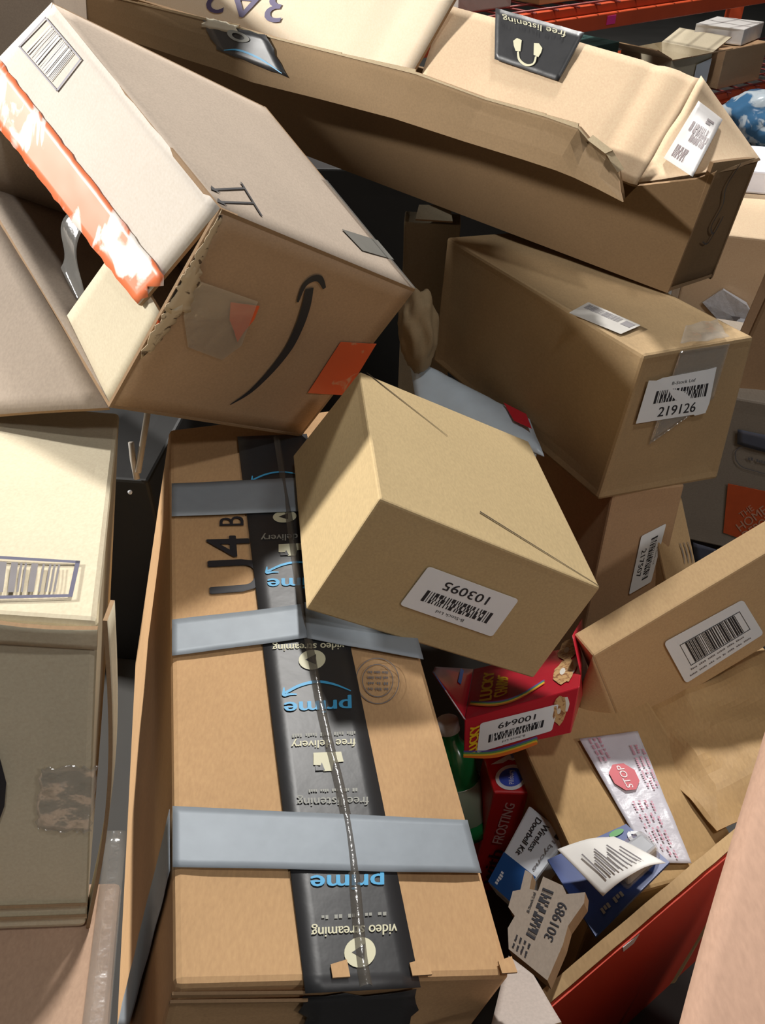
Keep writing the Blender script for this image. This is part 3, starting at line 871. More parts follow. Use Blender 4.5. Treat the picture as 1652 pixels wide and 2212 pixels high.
# raised fold of clear tape down the middle seam
nP = Frame(FR['P_tape']).n
pts = [V(p) for p in FR['P_ridge']]
S = smoothpts(pts, 6)
vs_, fs = [], []
for i, p in enumerate(S):
    d = (S[min(i + 1, len(S) - 1)] - S[max(i - 1, 0)]).normalized()
    sd = nP.cross(d)
    wob = noise.noise(p * 30) * .0012
    hgt = .0042 + noise.noise(p * 20 + Vector((3, 1, 2))) * .0010
    for a, hh in ((-.0048, .0006), (-.0022, hgt * .8), (.0002 + wob, hgt), (.0022 + wob, hgt * .7), (.0044, .0006)):
        vs_.append(p + sd * a + nP * (hh + .0014))
for i in range(len(S) - 1):
    for j in range(4):
        a = i * 5 + j
        fs.append((a, a + 1, a + 6, a + 5))
RIDGE = clear_film('tape_fold_film', tint=(104, 98, 90), alpha=.55, rough=.2, bump=.25, scale=160, gloss=.07)
mk('tape_fold', vs_, fs, RIDGE, P, smooth=True, label='glossy raised fold of clear tape')
# crushed front lip: small torn corners
for q, (s, w) in enumerate(((.43, .05), (.67, .06), (.96, .05))):
    a = c[(0, 0, 0)].lerp(c[(1, 0, 0)], s)
    b = c[(0, 0, 0)].lerp(c[(1, 0, 0)], s + w)
    up = (c[(0, 1, 0)] - c[(0, 0, 0)]).normalized()
    plate('torn_edge', [a + nP * .003, b + nP * .004, b + up * .012 + nP * .0035, a + up * .009 + nP * .003], .0015, [K_P, EDGE], P, label='torn lighter cardboard edge')
# folded creases along the front lip
for q in range(2):
    a = c[(0, 0, 0)] + (c[(0, 0, 1)] - c[(0, 0, 0)]) * (.018 + .022 * q)
    b = a + (c[(1, 0, 0)] - c[(0, 0, 0)]) * .38
    fn = -(c[(0, 1, 0)] - c[(0, 0, 0)]).normalized()
    dn_ = (c[(0, 0, 1)] - c[(0, 0, 0)]).normalized()
    plate('crease_fold', [a + fn * .002, b + fn * .004, b + dn_ * .008 + fn * .001, a + dn_ * .008], .002, [K_P, EDGE], P)

# ------------------------------------------------------------------ clean tan carton with the 103095 label
c = corners('H')
H = thing('shipping_carton', 'clean tan carton with white label 103095 lying on taped carton', 'cardboard box', low(c))
hexa('body', c, K_H, H, n=14, dent=.0012, seed=8, bevel=.0025)
stock_label(Frame(FR['H_label']), '103095', H, 11)
nT = (c[(1, 0, 0)] - c[(0, 0, 0)]).cross(c[(0, 1, 0)] - c[(0, 0, 0)]).normalized()
if nT.z < 0:
    nT = -nT
SLIT = plain('slit_dark', (70, 58, 40), .9)
for nm in ('H_slit1', 'H_slit2'):
    a, b = [V(p) for p in FR[nm]]
    ribbon3('flap_slit', [a + nT * .0006, a.lerp(b, .5) + nT * .0006, b + nT * .0006], [.0028, .0018, .0010], nT, SLIT, H, label='narrow dark tuck slit', k=3)

# ------------------------------------------------------------------ open grey carton with a curved arrow
c = corners('A')
A = thing('shipping_carton', 'open carton lying tipped with black curved arrow and orange tape', 'cardboard box', low(c))
TH = .004
inn = sum(c.values(), Vector()) / 8


def wall(name, ks, mats, par, label=None, grid=(14, 12), amp=.0025, seed=0):
    q = [c[k] for k in ks]
    n = (q[1] - q[0]).cross(q[3] - q[0])
    fl = 1 if n.dot(sum(q, Vector()) / 4 - inn) > 0 else -1
    return sheet(name, q, TH, mats, par, nx=grid[0], ny=grid[1], label=label, flip=fl,
                 zf=lambda s, t, p: -amp * (noise.noise(p * 8 + Vector((seed, 0, 0))) * .5 + .5) * min(1, 10 * min(s, 1 - s, t, 1 - t)))


wall('front_panel', [(0, 0, 0), (1, 0, 0), (1, 0, 1), (0, 0, 1)], [K_AF, EDGE], A, 'brown front panel with printed arrow', seed=1)
wall('top_panel', [(0, 0, 0), (1, 0, 0), (1, 1, 0), (0, 1, 0)], [K_A, EDGE], A, 'greyed top panel', seed=2, amp=.0012)
wall('rear_panel', [(0, 1, 0), (1, 1, 0), (1, 1, 1), (0, 1, 1)], [K_A, EDGE], A, seed=3)
wall('under_panel', [(0, 0, 1), (1, 0, 1), (1, 1, 1), (0, 1, 1)], [K_A, EDGE], A, seed=4)
wall('inner_side', [(1, 0, 0), (1, 1, 0), (1, 1, 1), (1, 0, 1)], [K_A, EDGE], A, seed=5)
# upper major flap, closed, with worn orange tape at its free edge
o_, e_y, e_z = c[(0, 0, 0)], c[(0, 1, 0)] - c[(0, 0, 0)], c[(0, 0, 1)] - c[(0, 0, 0)]
nx_ = e_y.cross(e_z).normalized()
if nx_.dot(o_ + e_y / 2 + e_z / 2 - inn) < 0:
    nx_ = -nx_
fq = [V(p) for p in FR['A_flapq']]
fl = 1 if (fq[1] - fq[0]).cross(fq[3] - fq[0]).dot(nx_) > 0 else -1
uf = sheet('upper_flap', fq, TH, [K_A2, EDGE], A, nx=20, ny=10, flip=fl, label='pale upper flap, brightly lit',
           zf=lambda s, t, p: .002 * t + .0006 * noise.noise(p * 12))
ORANGE = worn_tape('worn_orange_tape', (232, 120, 70), (240, 232, 224), scale=22, thr=.55, stretch=(1, .6, .6))
fr = Frame(FR['A_orange'])
if fr.n.dot(nx_) < 0:
    fr = Frame([fr.p[1], fr.p[0], fr.p[3], fr.p[2]])
patch('orange_tape', fr, ORANGE, uf, h=.0030, nx=40, ny=6, wave=.0004, ragged=.02, seed=9, label='scraped orange tape strip')
fr = Frame(FR['A_barcode'])
if fr.n.dot(nx_) < 0:
    fr = Frame([fr.p[1], fr.p[0], fr.p[3], fr.p[2]])
PUR = plain('print_violet_grey', (104, 98, 112), .6)
quads('printed_frame', fr, [(0, 0, 1, .035), (0, .965, 1, 1), (0, 0, .03, 1), (.97, 0, 1, 1)], PUR, uf, h=.0022)
barcode(fr, (.16, .06, .84, .94), plain('print_pale_grey', (168, 168, 172), .6), uf, seed=5, n=24, h=.0022)
# front minor flap seen in the opening
mf = [o_ + e_z * .5, o_ + e_z, o_ + e_z + e_y * .36 - nx_ * .012, o_ + e_z * .5 + e_y * .30 - nx_ * .012]
sheet('end_flap', mf, TH, [K_D, EDGE], A, nx=8, ny=8, flip=1 if (mf[1] - mf[0]).cross(mf[3] - mf[0]).dot(nx_) > 0 else -1, label='short end flap folded in the opening')
# lower major flap swung open
hA, hB = o_ + e_z, o_ + e_z + e_y
dirf = (V((-1, -.05, 0)) * .30 + V((0, 0, -1)) * .02)
lf = [hA, hB, hB + dirf, hA + dirf + V((0, .012, 0))]
sheet('lower_flap', lf, TH, [K_A, EDGE], A, nx=16, ny=12, flip=1 if (lf[1] - lf[0]).cross(lf[3] - lf[0]).z > 0 else -1,
      zf=lambda s, t, p: .003 * noise.noise(p * 9), label='lower flap swung open')
# clear tape curl hanging in the opening
tc_ = o_ + e_y * .52 + e_z * .60 - nx_ * .03
sheet('tape_curl', [tc_, tc_ + e_y.normalized() * .03, tc_ + e_y.normalized() * .03 + e_z * .36, tc_ + e_z * .4 - e_y.normalized() * .06], .0004, CLEARW, A, nx=6, ny=14,
      zf=lambda s, t, p: .012 * math.sin(t * 5), label='curl of clear tape')
# print on the front panel
nf = Frame([c[(0, 0, 0)], c[(1, 0, 0)], c[(1, 0, 1)], c[(0, 0, 1)]]).n
if nf.dot(c[(0, 0, 0)] - c[(0, 1, 0)]) < 0:
    nf = -nf
up_ = [V(p) + nf * .0008 for p in FR['A_smile']]
ribbon3('printed_arrow', up_, [.0012, .006, .0095, .0118, .0125, .0125, .0105], nf, INK, A, label='black curved arrow print')
ribbon3('printed_arrow', [V(p) + nf * .0009 for p in FR['A_head']], [.003, .006, .0085, .008, .004], nf, INK, A)
ORSOLID = worn_tape('orange_tape_piece', (226, 96, 50), (214, 150, 112), scale=40, thr=.66)


def polyplate(name, pts, n, mat, par, h, label=None):
    pts = [V(p) + n * h for p in pts]
    return plate(name, pts, .0003, mat, par, label=label)


polyplate('orange_tape', FR['A_orange1'], nf, ORSOLID, A, .001, 'torn orange tape piece')
polyplate('orange_tape', FR['A_orange2'], nf, ORSOLID, A, .001, 'orange tape piece')
polyplate('orange_tape', FR['A_orange3'], nf, ORSOLID, A, .001)
polyplate('clear_tape', FR['A_clear'], nf, CLEARW, A, .0016, 'torn clear tape')
# ragged torn edge along the front left corner
sx = (c[(1, 0, 0)] - o_).normalized()
TORN = worn_tape('torn_liner_mix', (196, 176, 146), (96, 78, 60), scale=70, thr=.60, rough=.9)
for q, (ta, tb, wa, wb_) in enumerate(((.03, .30, .006, .012), (.26, .46, .016, .026), (.44, .70, .022, .010))):
    p0, p1 = o_ + e_z * ta + nf * .0005, o_ + e_z * tb + nf * .0005
    tfm = Frame([p0, p1, p1 + sx * wb_, p0 + sx * wa])
    if tfm.n.dot(nf) < 0:
        tfm = Frame([p1, p0, p0 + sx * wa, p1 + sx * wb_])
    patch('torn_edge', tfm, TORN, A, h=.0014, nx=14, ny=3, wave=.0012, ragged=.16, seed=q + 40, thick=.0008, label='frayed torn corner')
ribbon3('open_seam', [o_ + e_z * t + nf * .0022 + sx * .003 for t in (.02, .2, .36, .5)], [.002, .005, .008, .004], nf, plain('seam_dark', (42, 34, 28), .9), A, label='dark open seam')
nt_ = (c[(1, 0, 0)] - o_).cross(e_y).normalized()
if nt_.dot(o_ - c[(0, 0, 1)]) < 0:
    nt_ = -nt_
fr = Frame(FR['A_arrow'])
fr.n = nt_
a0, a1, a2, a3 = [V(p) + nt_ * .0008 for p in FR['A_arrow']]
for s in (.18, .62):
    base = a1.lerp(a2, s)
    tip = a0.lerp(a3, s)
    ribbon3('printed_handling_mark', [base, base.lerp(tip, .5), tip], [.003, .003, .003], nt_, INK, A, k=2)
    dd = (tip - base).normalized()
    sd = nt_.cross(dd)
    plate('printed_handling_mark', [tip + dd * .006, tip - dd * .004 + sd * .006, tip - dd * .004 - sd * .006], .0002, INK, A)
ribbon3('printed_handling_mark', [a1, a1.lerp(a2, .5), a2], [.003, .003, .003], nt_, INK, A, k=2)
mk_ = [V(p) + nt_ * .0008 for p in FR['A_mark']]
plate('grey_sticker', mk_, .0003, plain('grey_sticker', (112, 110, 104), .5), A, label='dark grey sticker near the edge')
# strip of clear tape along the far top edge
e0, e1 = c[(1, 0, 0)], c[(1, 1, 0)]
sx = (o_ - e0).normalized()
plate('clear_tape', [e0 + nt_ * .001, e0.lerp(e1, .55) + nt_ * .001, e0.lerp(e1, .55) + sx * .012 + nt_ * .0016, e0 + sx * .01 + nt_ * .0016], .0004, CLEAR, A, label='shiny clear tape edge')

# ------------------------------------------------------------------ pale carton at the left with printed barcode
c = corners('D')
D = thing('shipping_carton', 'pale cream carton at left edge with boxed barcode print', 'cardboard box', low(c))
hexa('body', c, K_D, D, n=18, dent=.004, seed=21, bevel=.005)
fr = Frame(FR['D_code'])
DBLUE = plain('print_dull_blue', (92, 92, 112), .6)
quads('printed_frame', fr, [(0, 0, 1, .075), (0, .93, 1, 1), (.965, 0, 1, 1), (0, 0, .03, 1)], DBLUE, D, h=.0010, label='rectangular frame of the barcode')
barcode(fr, (.05, .14, .86, .86), SOFTINK, D, seed=3, n=22, h=.0010)
patch('clear_tape', Frame(FR['D_tape']), CLEARW, D, h=.0016, nx=16, ny=14, wave=.0022, ragged=.04, seed=12, label='wrinkled shiny clear tape')
nfD = (c[(0, 0, 0)] - c[(0, 1, 0)]).normalized()
polyplate('printed_arrow', FR['D_smile'], nfD, INK, D, .0008, 'black curved print at the edge')
# overlapping flap lip along the top front edge and the gaping right seam
a, b = c[(0, 0, 0)], c[(1, 0, 0)]
up = (c[(0, 0, 0)] - c[(0, 0, 1)]).normalized()
bk = -nfD
side = (a - b).normalized()
lip = [a + nfD * .006 - up * .004, b + nfD * .006 - up * .004, b + nfD * .004 - up * .020, a + nfD * .003 - up * .022]
sheet('flap_lip', lip, .004, [K_D, EDGE], D, nx=20, ny=4, flip=1 if (lip[1] - lip[0]).cross(lip[3] - lip[0]).dot(nfD) > 0 else -1,
      zf=lambda s, t, p: .003 * math.sin(s * 14) * (1 - t), label='bent lip of the top flap')
sp = [a + side * .006, c[(0, 0, 1)] + side * .002, c[(0, 0, 1)] + side * .002 + bk * .03, a + side * .010 + bk * .03]
sheet('side_flap', sp, .003, [K_D, EDGE], D, nx=16, ny=4, flip=1 if (sp[1] - sp[0]).cross(sp[3] - sp[0]).dot(side) > 0 else -1,
      zf=lambda s, t, p: .010 * math.sin(s * 3.1), label='bowed seam flap on the right side')
for q in range(2):
    a = c[(0, 0, 1)] + up * (.012 + q * .012) + nfD * .001
    b = c[(1, 0, 1)] + up * (.010 + q * .012) + nfD * .001
    plate('bottom_fold', [a, b, b + up * .005 + nfD * .003, a + up * .005 + nfD * .003], .002, [K_D, EDGE], D)

# ------------------------------------------------------------------ rosy carton below it
c = corners('E')
E_ = thing('shipping_carton', 'rosy brown carton underneath the pale cream carton', 'cardboard box', low(c))
hexa('body', c, K_E, E_, n=18, dent=.004, seed=31, bevel=.006)
nE = (c[(0, 0, 0)] - c[(0, 0, 1)]).normalized()
yE = (c[(0, 1, 0)] - c[(0, 0, 0)]).normalized()
xE = (c[(1, 0, 0)] - c[(0, 0, 0)]).normalized()
q0 = c[(0, 0, 0)] + nE * .001
patch('clear_tape', Frame([q0 + yE * .25 - xE * 0, q0 + yE * .25 + xE * .018, q0 + xE * .02, q0]) if Frame([q0 + yE * .25, q0 + yE * .25 + xE * .018, q0 + xE * .02, q0]).n.dot(nE) > 0
      else Frame([q0 + yE * .25 + xE * .018, q0 + yE * .25, q0, q0 + xE * .02]), CLEARW, E_, h=.001, nx=3, ny=16, wave=.001, label='shiny clear tape along the edge')

# ------------------------------------------------------------------ dusty carton with the 219126 label
c = corners('G')
G = thing('shipping_carton', 'dusty brown carton with crooked white label 219126', 'cardboard box', low(c))
hexa('body', c, K_G, G, n=16, dent=.005, seed=41, bevel=.005)
gl = Frame(FR['G_label'])
lb = flat('label', gl, [(0, .03), (.12, .06), (.2, .02), (.5, .01), (.86, 0), (1, -.02), (1.0, .75), (.97, .97), (.82, 1.0), (.8, .97), (0, 1.0)], WHITE, G, h=.0018, label='white label, corner curled')
text('B-Stock Ltd', gl, INK, lb, rect=(.36, .14, .7, .21), h=.0022)
barcode(gl, (.16, .30, .92, .58), INK, lb, seed=15, n=30, rows=3, h=.0022)
text('219126', gl, INK, lb, rect=(.27, .68, .80, .90), h=.0022, bold=.004)
tl = Frame(FR['G_toplabel'])
GREYLAB = plain('grey_label_paper', (178, 174, 168), .5)
tb = flat('label', tl, rrect(.02, .04), GREYLAB, G, h=.0016, label='grey barcode label on the top')
barcode(tl, (.06, .1, .75, .42), SOFTINK, tb, seed=18, n=40, h=.0019)
quads('printed_block', tl, [(.78, .12, .95, .45)], SOFTINK, tb, h=.0019)
patch('clear_tape', Frame(FR['G_tape']), CLEARW, G, h=.003, nx=14, ny=10, wave=.003, seed=22, label='glaring wrinkled clear tape')
patch('clear_tape', Frame(FR['G_tapef']), CLEAR, G, h=.0008, nx=14, ny=14, wave=.0003, seed=23, label='clear tape over the front')

# ------------------------------------------------------------------ long open carton on top
c = corners('B')
Bt = thing('long_carton', 'long open carton with torn front edge and headphone tape on top', 'cardboard box', low(c))
inn = sum(c.values(), Vector()) / 8
wl = [V(p) for p in FR['B_wall']]
far_t, far_b = c[(1, 0, 0)], c[(1, 0, 1)]
near_b = c[(0, 0, 1)]
poly = [far_t] + wl[:-1] + [near_b, far_b]
nb = (c[(0, 0, 0)] - c[(0, 1, 0)]).normalized()
pn = Vector()
for i in range(len(poly)):
    pn += (poly[i] - poly[0]).cross(poly[(i + 1) % len(poly)] - poly[0])
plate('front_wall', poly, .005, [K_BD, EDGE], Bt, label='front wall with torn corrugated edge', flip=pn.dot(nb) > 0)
K_EDGE2 = kraft('torn_liner', (206, 188, 156), stain=.12)
ft_, fb_ = [V(p) for p in FR['B_ftop']], [V(p) for p in FR['B_fbot']]
K_FL = kraft('kraft_flap_brown', (136, 112, 82), stain=.07)
vs_, fs, mi = [], [], []
for lay in (0, 1):
    for a, b in zip(ft_, fb_):
        for t in (0, .33, .66, 1):
            p = a.lerp(b, t)
            vs_.append(p - nb * (.004 * lay) + nb * (.004 * math.sin(math.pi * t)))
m_ = len(ft_) * 4
for i in range(len(ft_) - 1):
    for j in range(3):
        a = i * 4 + j
        fs += [(a, a + 1, a + 5, a + 4), (m_ + a, m_ + a + 4, m_ + a + 5, m_ + a + 1)]
        mi += [0, 0]
    a = i * 4
    fs += [(a, a + 4, m_ + a + 4, m_ + a), (a + 3, m_ + a + 3, m_ + a + 7, a + 7)]
    mi += [1, 1]
e_ = (len(ft_) - 1) * 4
fs += [(0, m_, m_ + 1, 1), (1, m_ + 1, m_ + 2, 2), (2, m_ + 2, m_ + 3, 3), (e_, e_ + 1, m_ + e_ + 1, m_ + e_), (e_ + 1, e_ + 2, m_ + e_ + 2, m_ + e_ + 1), (e_ + 2, e_ + 3, m_ + e_ + 3, m_ + e_ + 2)]
mi += [1] * 6
FL = mk('front_flap', vs_, fs, [K_FL, EDGE], Bt, midx=mi, label='front flap folded outward over the wall')
nfl_ = (ft_[3] - ft_[2]).cross(fb_[2] - ft_[2]).normalized()
if nfl_.dot(V((0, 0, 1.15)) - ft_[2]) < 0:
    nfl_ = -nfl_
for i in range(len(ft_) - 1):
    a, b = ft_[i], ft_[i + 1]
    u_ = V((0, 0, 1))
    jz = .002 + .002 * ((i * 7) % 3)
    plate('torn_edge', [a + nb * .001, b + nb * .001, b + nb * .001 + u_ * jz, a + nb * .001 + u_ * .003], .0016, [K_EDGE2, EDGE], FL)
for i in (10, 11):
    a, b = ft_[i], ft_[i + 1]
    plate('torn_edge', [a + nb * .004, b + nb * .006, b + nb * .008 + V((.010, 0, .004)), a + nb * .004 + V((.006, 0, .006))], .002, [K_EDGE2, EDGE], FL, label='frayed pale cardboard tear')
sc = [ft_[2].lerp(ft_[3], .0), ft_[2].lerp(ft_[3], .6), ft_[3].lerp(ft_[4], .2)]
patch('torn_edge', Frame([ft_[2] + u_ * .004, ft_[3] + u_ * .003, ft_[3].lerp(fb_[3], .14), ft_[2].lerp(fb_[2], .18)]), plain('torn_white_liner', (216, 206, 184), .8), FL, h=.004, nx=8, ny=3, wave=.001, ragged=.12, seed=61, label='white torn liner')


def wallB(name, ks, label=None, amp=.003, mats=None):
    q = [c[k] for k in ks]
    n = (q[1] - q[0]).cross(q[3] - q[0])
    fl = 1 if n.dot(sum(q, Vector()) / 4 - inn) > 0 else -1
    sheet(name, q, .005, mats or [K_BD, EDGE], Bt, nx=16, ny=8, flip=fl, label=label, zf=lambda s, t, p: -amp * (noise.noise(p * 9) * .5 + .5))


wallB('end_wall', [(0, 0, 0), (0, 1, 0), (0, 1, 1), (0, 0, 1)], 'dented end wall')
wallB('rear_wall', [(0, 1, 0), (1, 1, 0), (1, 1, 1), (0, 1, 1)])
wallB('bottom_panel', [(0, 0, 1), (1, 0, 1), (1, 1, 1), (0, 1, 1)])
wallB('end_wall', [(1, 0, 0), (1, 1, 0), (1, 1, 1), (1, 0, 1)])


def lit(q):
    q = [V(p) for p in q]
    n = (q[1] - q[0]).cross(q[3] - q[0])
    return 1 if n.dot(V((0, 0, 1.15)) - q[0]) > 0 else -1


bq = FR['B_back']
bf = sheet('rear_flap', bq, .005, [K_B, EDGE], Bt, nx=14, ny=40, flip=lit(bq), label='inner face of the rear flap',
           zf=lambda s, t, p: .0022 * noise.noise(p * 11) - .010 * max(0, 1 - abs(t - .16) / .03) * .4 - .008 * max(0, 1 - abs(t - .035) / .03) * .5 - .004 * max(0, .10 - t) * 10)
bl_ = FR['B_left']
K_B2 = kraft('kraft_pale_peach', (232, 214, 188), stain=.05)
lfp = sheet('side_flap', bl_, .005, [K_B2, EDGE], Bt, nx=14, ny=30, flip=lit(bl_), label='pale flap with purple handwriting',
            zf=lambda s, t, p: .0010 * noise.noise(p * 10) - .006 * max(0, 1 - abs(t - .12) / .04))
lq = FR['B_lab']
ef = sheet('end_flap', lq, .005, [K_B, EDGE], Bt, nx=12, ny=12, flip=lit(lq), label='crumpled end flap carrying a label',
           zf=lambda s, t, p: .003 * noise.noise(p * 25))
tf = Frame(FR['B_htape'])
HT = patch('black_tape', tf, BLACKTAPE, bf, h=.0036, nx=16, ny=8, wave=.0010, seed=31, label='black tape with headphone print')
tx_ = Frame(FR['B_htext'])
text('free listening', tx_, CREAMINK, HT, h=.0060) if tx_.n.dot(tf.n) > 0 else None
hi = Frame(FR['B_hicon'])
flat('printed_headphones', hi, [(.05, .45), (.12, .2), (.28, .25), (.30, .85), (.14, .9), (.02, .7)], CREAMINK, HT, h=.0060, thick=.0001)
flat('printed_headphones', hi, [(.95, .45), (.88, .2), (.72, .25), (.70, .85), (.86, .9), (.98, .7)], CREAMINK, HT, h=.0060, thick=.0001)
ribbon('printed_headphones', hi, [(.2, .2), (.26, -.2), (.5, -.38), (.74, -.2), (.8, .2)], [.0028, .0032, .0034, .0032, .0028], CREAMINK, HT, h=.0061)
blb = Frame(FR['B_label'])
if blb.n.dot(V((0, 0, 1.15)) - blb.p[0]) < 0:
    blb = Frame([blb.p[1], blb.p[0], blb.p[3], blb.p[2]])
LL = patch('label', blb, plain('dull_label_paper', (196, 192, 190), .5), ef, h=.0042, nx=8, ny=10, wave=.0003, label='grey white shipping label')
DULL = plain('print_dull_purple', (116, 104, 106), .6)
barcode(blb, (.12, .30, .86, .46), DULL, LL, seed=44, n=14, rows=2, h=.0056, guard=False)
barcode(blb, (.30, .40, .95, .60), DULL, LL, seed=46, n=16, rows=2, h=.0056, guard=False)
barcode(blb, (.10, .72, .60, .92), DULL, LL, seed=47, n=12, rows=3, h=.0056, guard=False)
quads('printed_block', blb, [(.55, .14, .80, .17), (.55, .19, .72, .22)], DULL, LL, h=.0056)
hw = Frame(FR['B_3A2'])
if hw.n.dot(V((0, 0, 1.15)) - hw.p[0]) < 0:
    hw = Frame([hw.p[1], hw.p[0], hw.p[3], hw.p[2]])
PEN = plain('purple_marker', (84, 74, 112), .6)
text('3A2', hw, PEN, lfp, h=.0022)
# torn black tape left on the front flap
patch('black_tape', Frame(FR['B_tape']), BLACKTAPE, FL, h=.0046, nx=8, ny=6, wave=.0005, ragged=.03, seed=63, label='torn black tape on the front flap')
fr = Frame(FR['B_icon'])
ellipse('printed_disc', fr, (0, 0, 1, 1), GREYINK, FL, h=.0064, inner=.55)
bt_ = Frame(FR['B_tape'])
ribbon('printed_arrow', bt_, [(.12, .92), (.4, .72), (.7, .76), (.95, .96)], [.001, .003, .003, .001], BLUEINK, FL, h=.0062)
# marker scribble on the end wall
ne = (c[(0, 0, 0)] - c[(1, 0, 0)]).normalized()
q = [c[(0, 0, 0)], c[(0, 1, 0)], c[(0, 1, 1)], c[(0, 0, 1)]]
scr = [bil(*q, s, t) + ne * .0015 for s, t in ((.55, .02), (.42, .18), (.50, .32), (.42, .48), (.55, .55), (.62, .42), (.5, .62), (.35, .6))]
ribbon3('marker_line', scr, [.002, .0035, .003, .003, .003, .002], ne, INK, Bt, label='loose marker scribble')

# ------------------------------------------------------------------ flat carton with the big barcode label
c = corners('M')
Mt = thing('shipping_carton', 'flat kraft carton with large white barcode label at right', 'cardboard box', low(c))
hexa('body', c, K_M, Mt, n=14, dent=.0015, seed=51, bevel=.003)
mlf = Frame(FR['M_label'])
lb = flat('label', mlf, rrect(.04, .08), WHITE, Mt, h=.0013, label='large white barcode label')
quads('printed_frame', mlf, [(.14, .20, .90, .215), (.14, .70, .90, .715), (.14, .20, .146, .715), (.894, .20, .90, .715)], INK, lb, h=.0016)
barcode(mlf, (.20, .22, .84, .69), INK, lb, seed=61, n=40, h=.0016)
smudge(mlf, SOFTINK, lb, rect=(.12, .76, .80, .81), h=.0016, seed=5, n=6)
smudge(mlf, SOFTINK, lb, rect=(.08, .87, .86, .92), h=.0016, seed=6, n=8)
mq = FR['Mflap']
sheet('end_flap', mq, .004, [K_M, EDGE], Mt, nx=8, ny=8, flip=lit(mq), label='shaded open end flap')

# ------------------------------------------------------------------ stacked cartons under 219126 and behind
c = corners('K')
Kt = thing('shipping_carton', 'upright carton with sideways white label under the 219126 carton', 'cardboard box', low(c))
hexa('body', c, K_K, Kt, n=14, dent=.003, seed=55, bevel=.004)
stock_label(Frame(FR['K_label']), '217507', Kt, 71)
c = corners('K2')
K2 = thing('shipping_carton', 'thin leaning carton with dark scuffs between upright and logo cartons', 'cardboard box', low(c))
hexa('body', c, K_M, K2, n=8, dent=.002, seed=57, bevel=.003)
q = [c[(0, 0, 0)], c[(1, 0, 0)], c[(1, 0, 1)], c[(0, 0, 1)]]
nk = (c[(0, 0, 0)] - c[(0, 1, 0)]).normalized()
for s in (.62, .74, .86):
    ribbon3('marker_line', [bil(*q, s, .42) + nk * .001, bil(*q, s + .03, .52) + nk * .001, bil(*q, s + .02, .62) + nk * .001], [.001, .002, .001], nk, SOFTINK, K2, k=3)

# ------------------------------------------------------------------ grey-brown carton with orange logo
c = corners('L')
Lt = thing('shipping_carton', 'greyish carton with orange square logo at right edge', 'cardboard box', low(c))
hexa('body', c, K_L, Lt, n=12, dent=.002, seed=58, bevel=.004)
lf_ = Frame(FR['L_logo'])
LO = plain('logo_orange', (222, 96, 48), .6, vary=.06)
LW = plain('logo_pale', (226, 170, 142), .6)
flat('orange_logo', lf_, [(0, 0), (1, 0), (1, 1), (0, 1)], LO, Lt, h=.001, label='orange square logo')
lg = Frame([lf_.at(-.02, .72), lf_.at(.62, .02), lf_.at(1.02, .42), lf_.at(.38, 1.12)])
for i, (tx, r0, r1) in enumerate((('THE', .12, .30), ('HOME', .34, .60), ('DEPOT', .64, .92))):
    text(tx, lg, LW, Lt, h=.0014, rect=(.14 if i else .34, r0, .86 if i else .66, r1), bold=.004)
patch('grey_tape', Frame(FR['L_tape']), plain('steel_grey_tape', (96, 100, 116), .25, spec=.8), Lt, h=.001, nx=8, ny=4, wave=.001, label='shiny grey tape')
ov = Frame(FR['L_oval'])
op = rrect(.22, .45, 5)
ribbon('printed_oval', ov, op + [op[0]], [.0016, .0016], SOFTINK, Lt, h=.001)
smudge(ov, SOFTINK, Lt, h=.001, rect=(.25, .38, .8, .58), seed=8, n=3)
patch('grey_tape', Frame(FR['L_tape2']), plain('steel_grey_tape', (96, 100, 116), .25), Lt, h=.001, nx=6, ny=4, wave=.001)

# ------------------------------------------------------------------ cartons behind at the right
c = corners('R2')
R2 = thing('shipping_carton', 'peach carton behind with torn white paper on its front', 'cardboard box', low(c))
hexa('body', c, K_B, R2, n=10, dent=.002, seed=62, bevel=.004)
nr = (c[(0, 0, 0)] - c[(0, 1, 0)]).normalized()
rp = [V(p) for p in FR['R2_paper']]
PAP = plain('crumpled_white_paper', (226, 232, 244), .5, vary=.02, bump=.5, scale=60)
ctr = sum(rp, Vector()) / len(rp)
vs_ = [ctr + nr * .010] + [p + nr * (.004 + .006 * ((i * 7) % 3)) for i, p in enumerate(rp)] + [ctr + nr * .003] + [p + nr * .002 for p in rp]
k = len(rp)
fs = [(0, 1 + i, 1 + (i + 1) % k) for i in range(k)] + [(k + 1, k + 2 + (i + 1) % k, k + 2 + i) for i in range(k)]
fs += [(1 + i, k + 2 + i, k + 2 + (i + 1) % k, 1 + (i + 1) % k) for i in range(k)]
mk('torn_paper', vs_, fs, PAP, R2, label='crumpled torn white paper')
fr = Frame([ctr + V((-.012, 0, .004)), ctr + V((.008, 0, .004)), ctr + V((.008, 0, -.012)), ctr + V((-.012, 0, -.012))])
fr.n = nr
flat('printed_mark', fr, [(0, 0), (1, .1), (.9, 1)], SOFTINK, R2, h=.0115, thick=.0001)
c = corners('R')
R1 = thing('shipping_carton', 'brown carton cut off by the right edge above the logo carton', 'cardboard box', low(c))
hexa('body', c, K_K, R1, n=8, dent=.002, seed=63, bevel=.006)
wb = [V(p) for p in FR['whitebox']]
zt = corners('R2')[(0, 0, 0)].z
W1 = thing('white_package', 'flat white package lying on the peach carton behind', 'package', (wb[0].x + .1, wb[0].y + .12, zt))
cw = {}
for i, j, k in IDX:
    cw[(i, j, k)] = V((wb[0].x + .01 + .30 * i + .03 * j, wb[0].y + .06 - .08 * i + .18 * j, zt + (.045 if k == 0 else .0)))
hexa('body', cw, plain('white_gloss_board', (232, 234, 246), .35), W1, n=6, dent=.001, seed=64, bevel=.004)

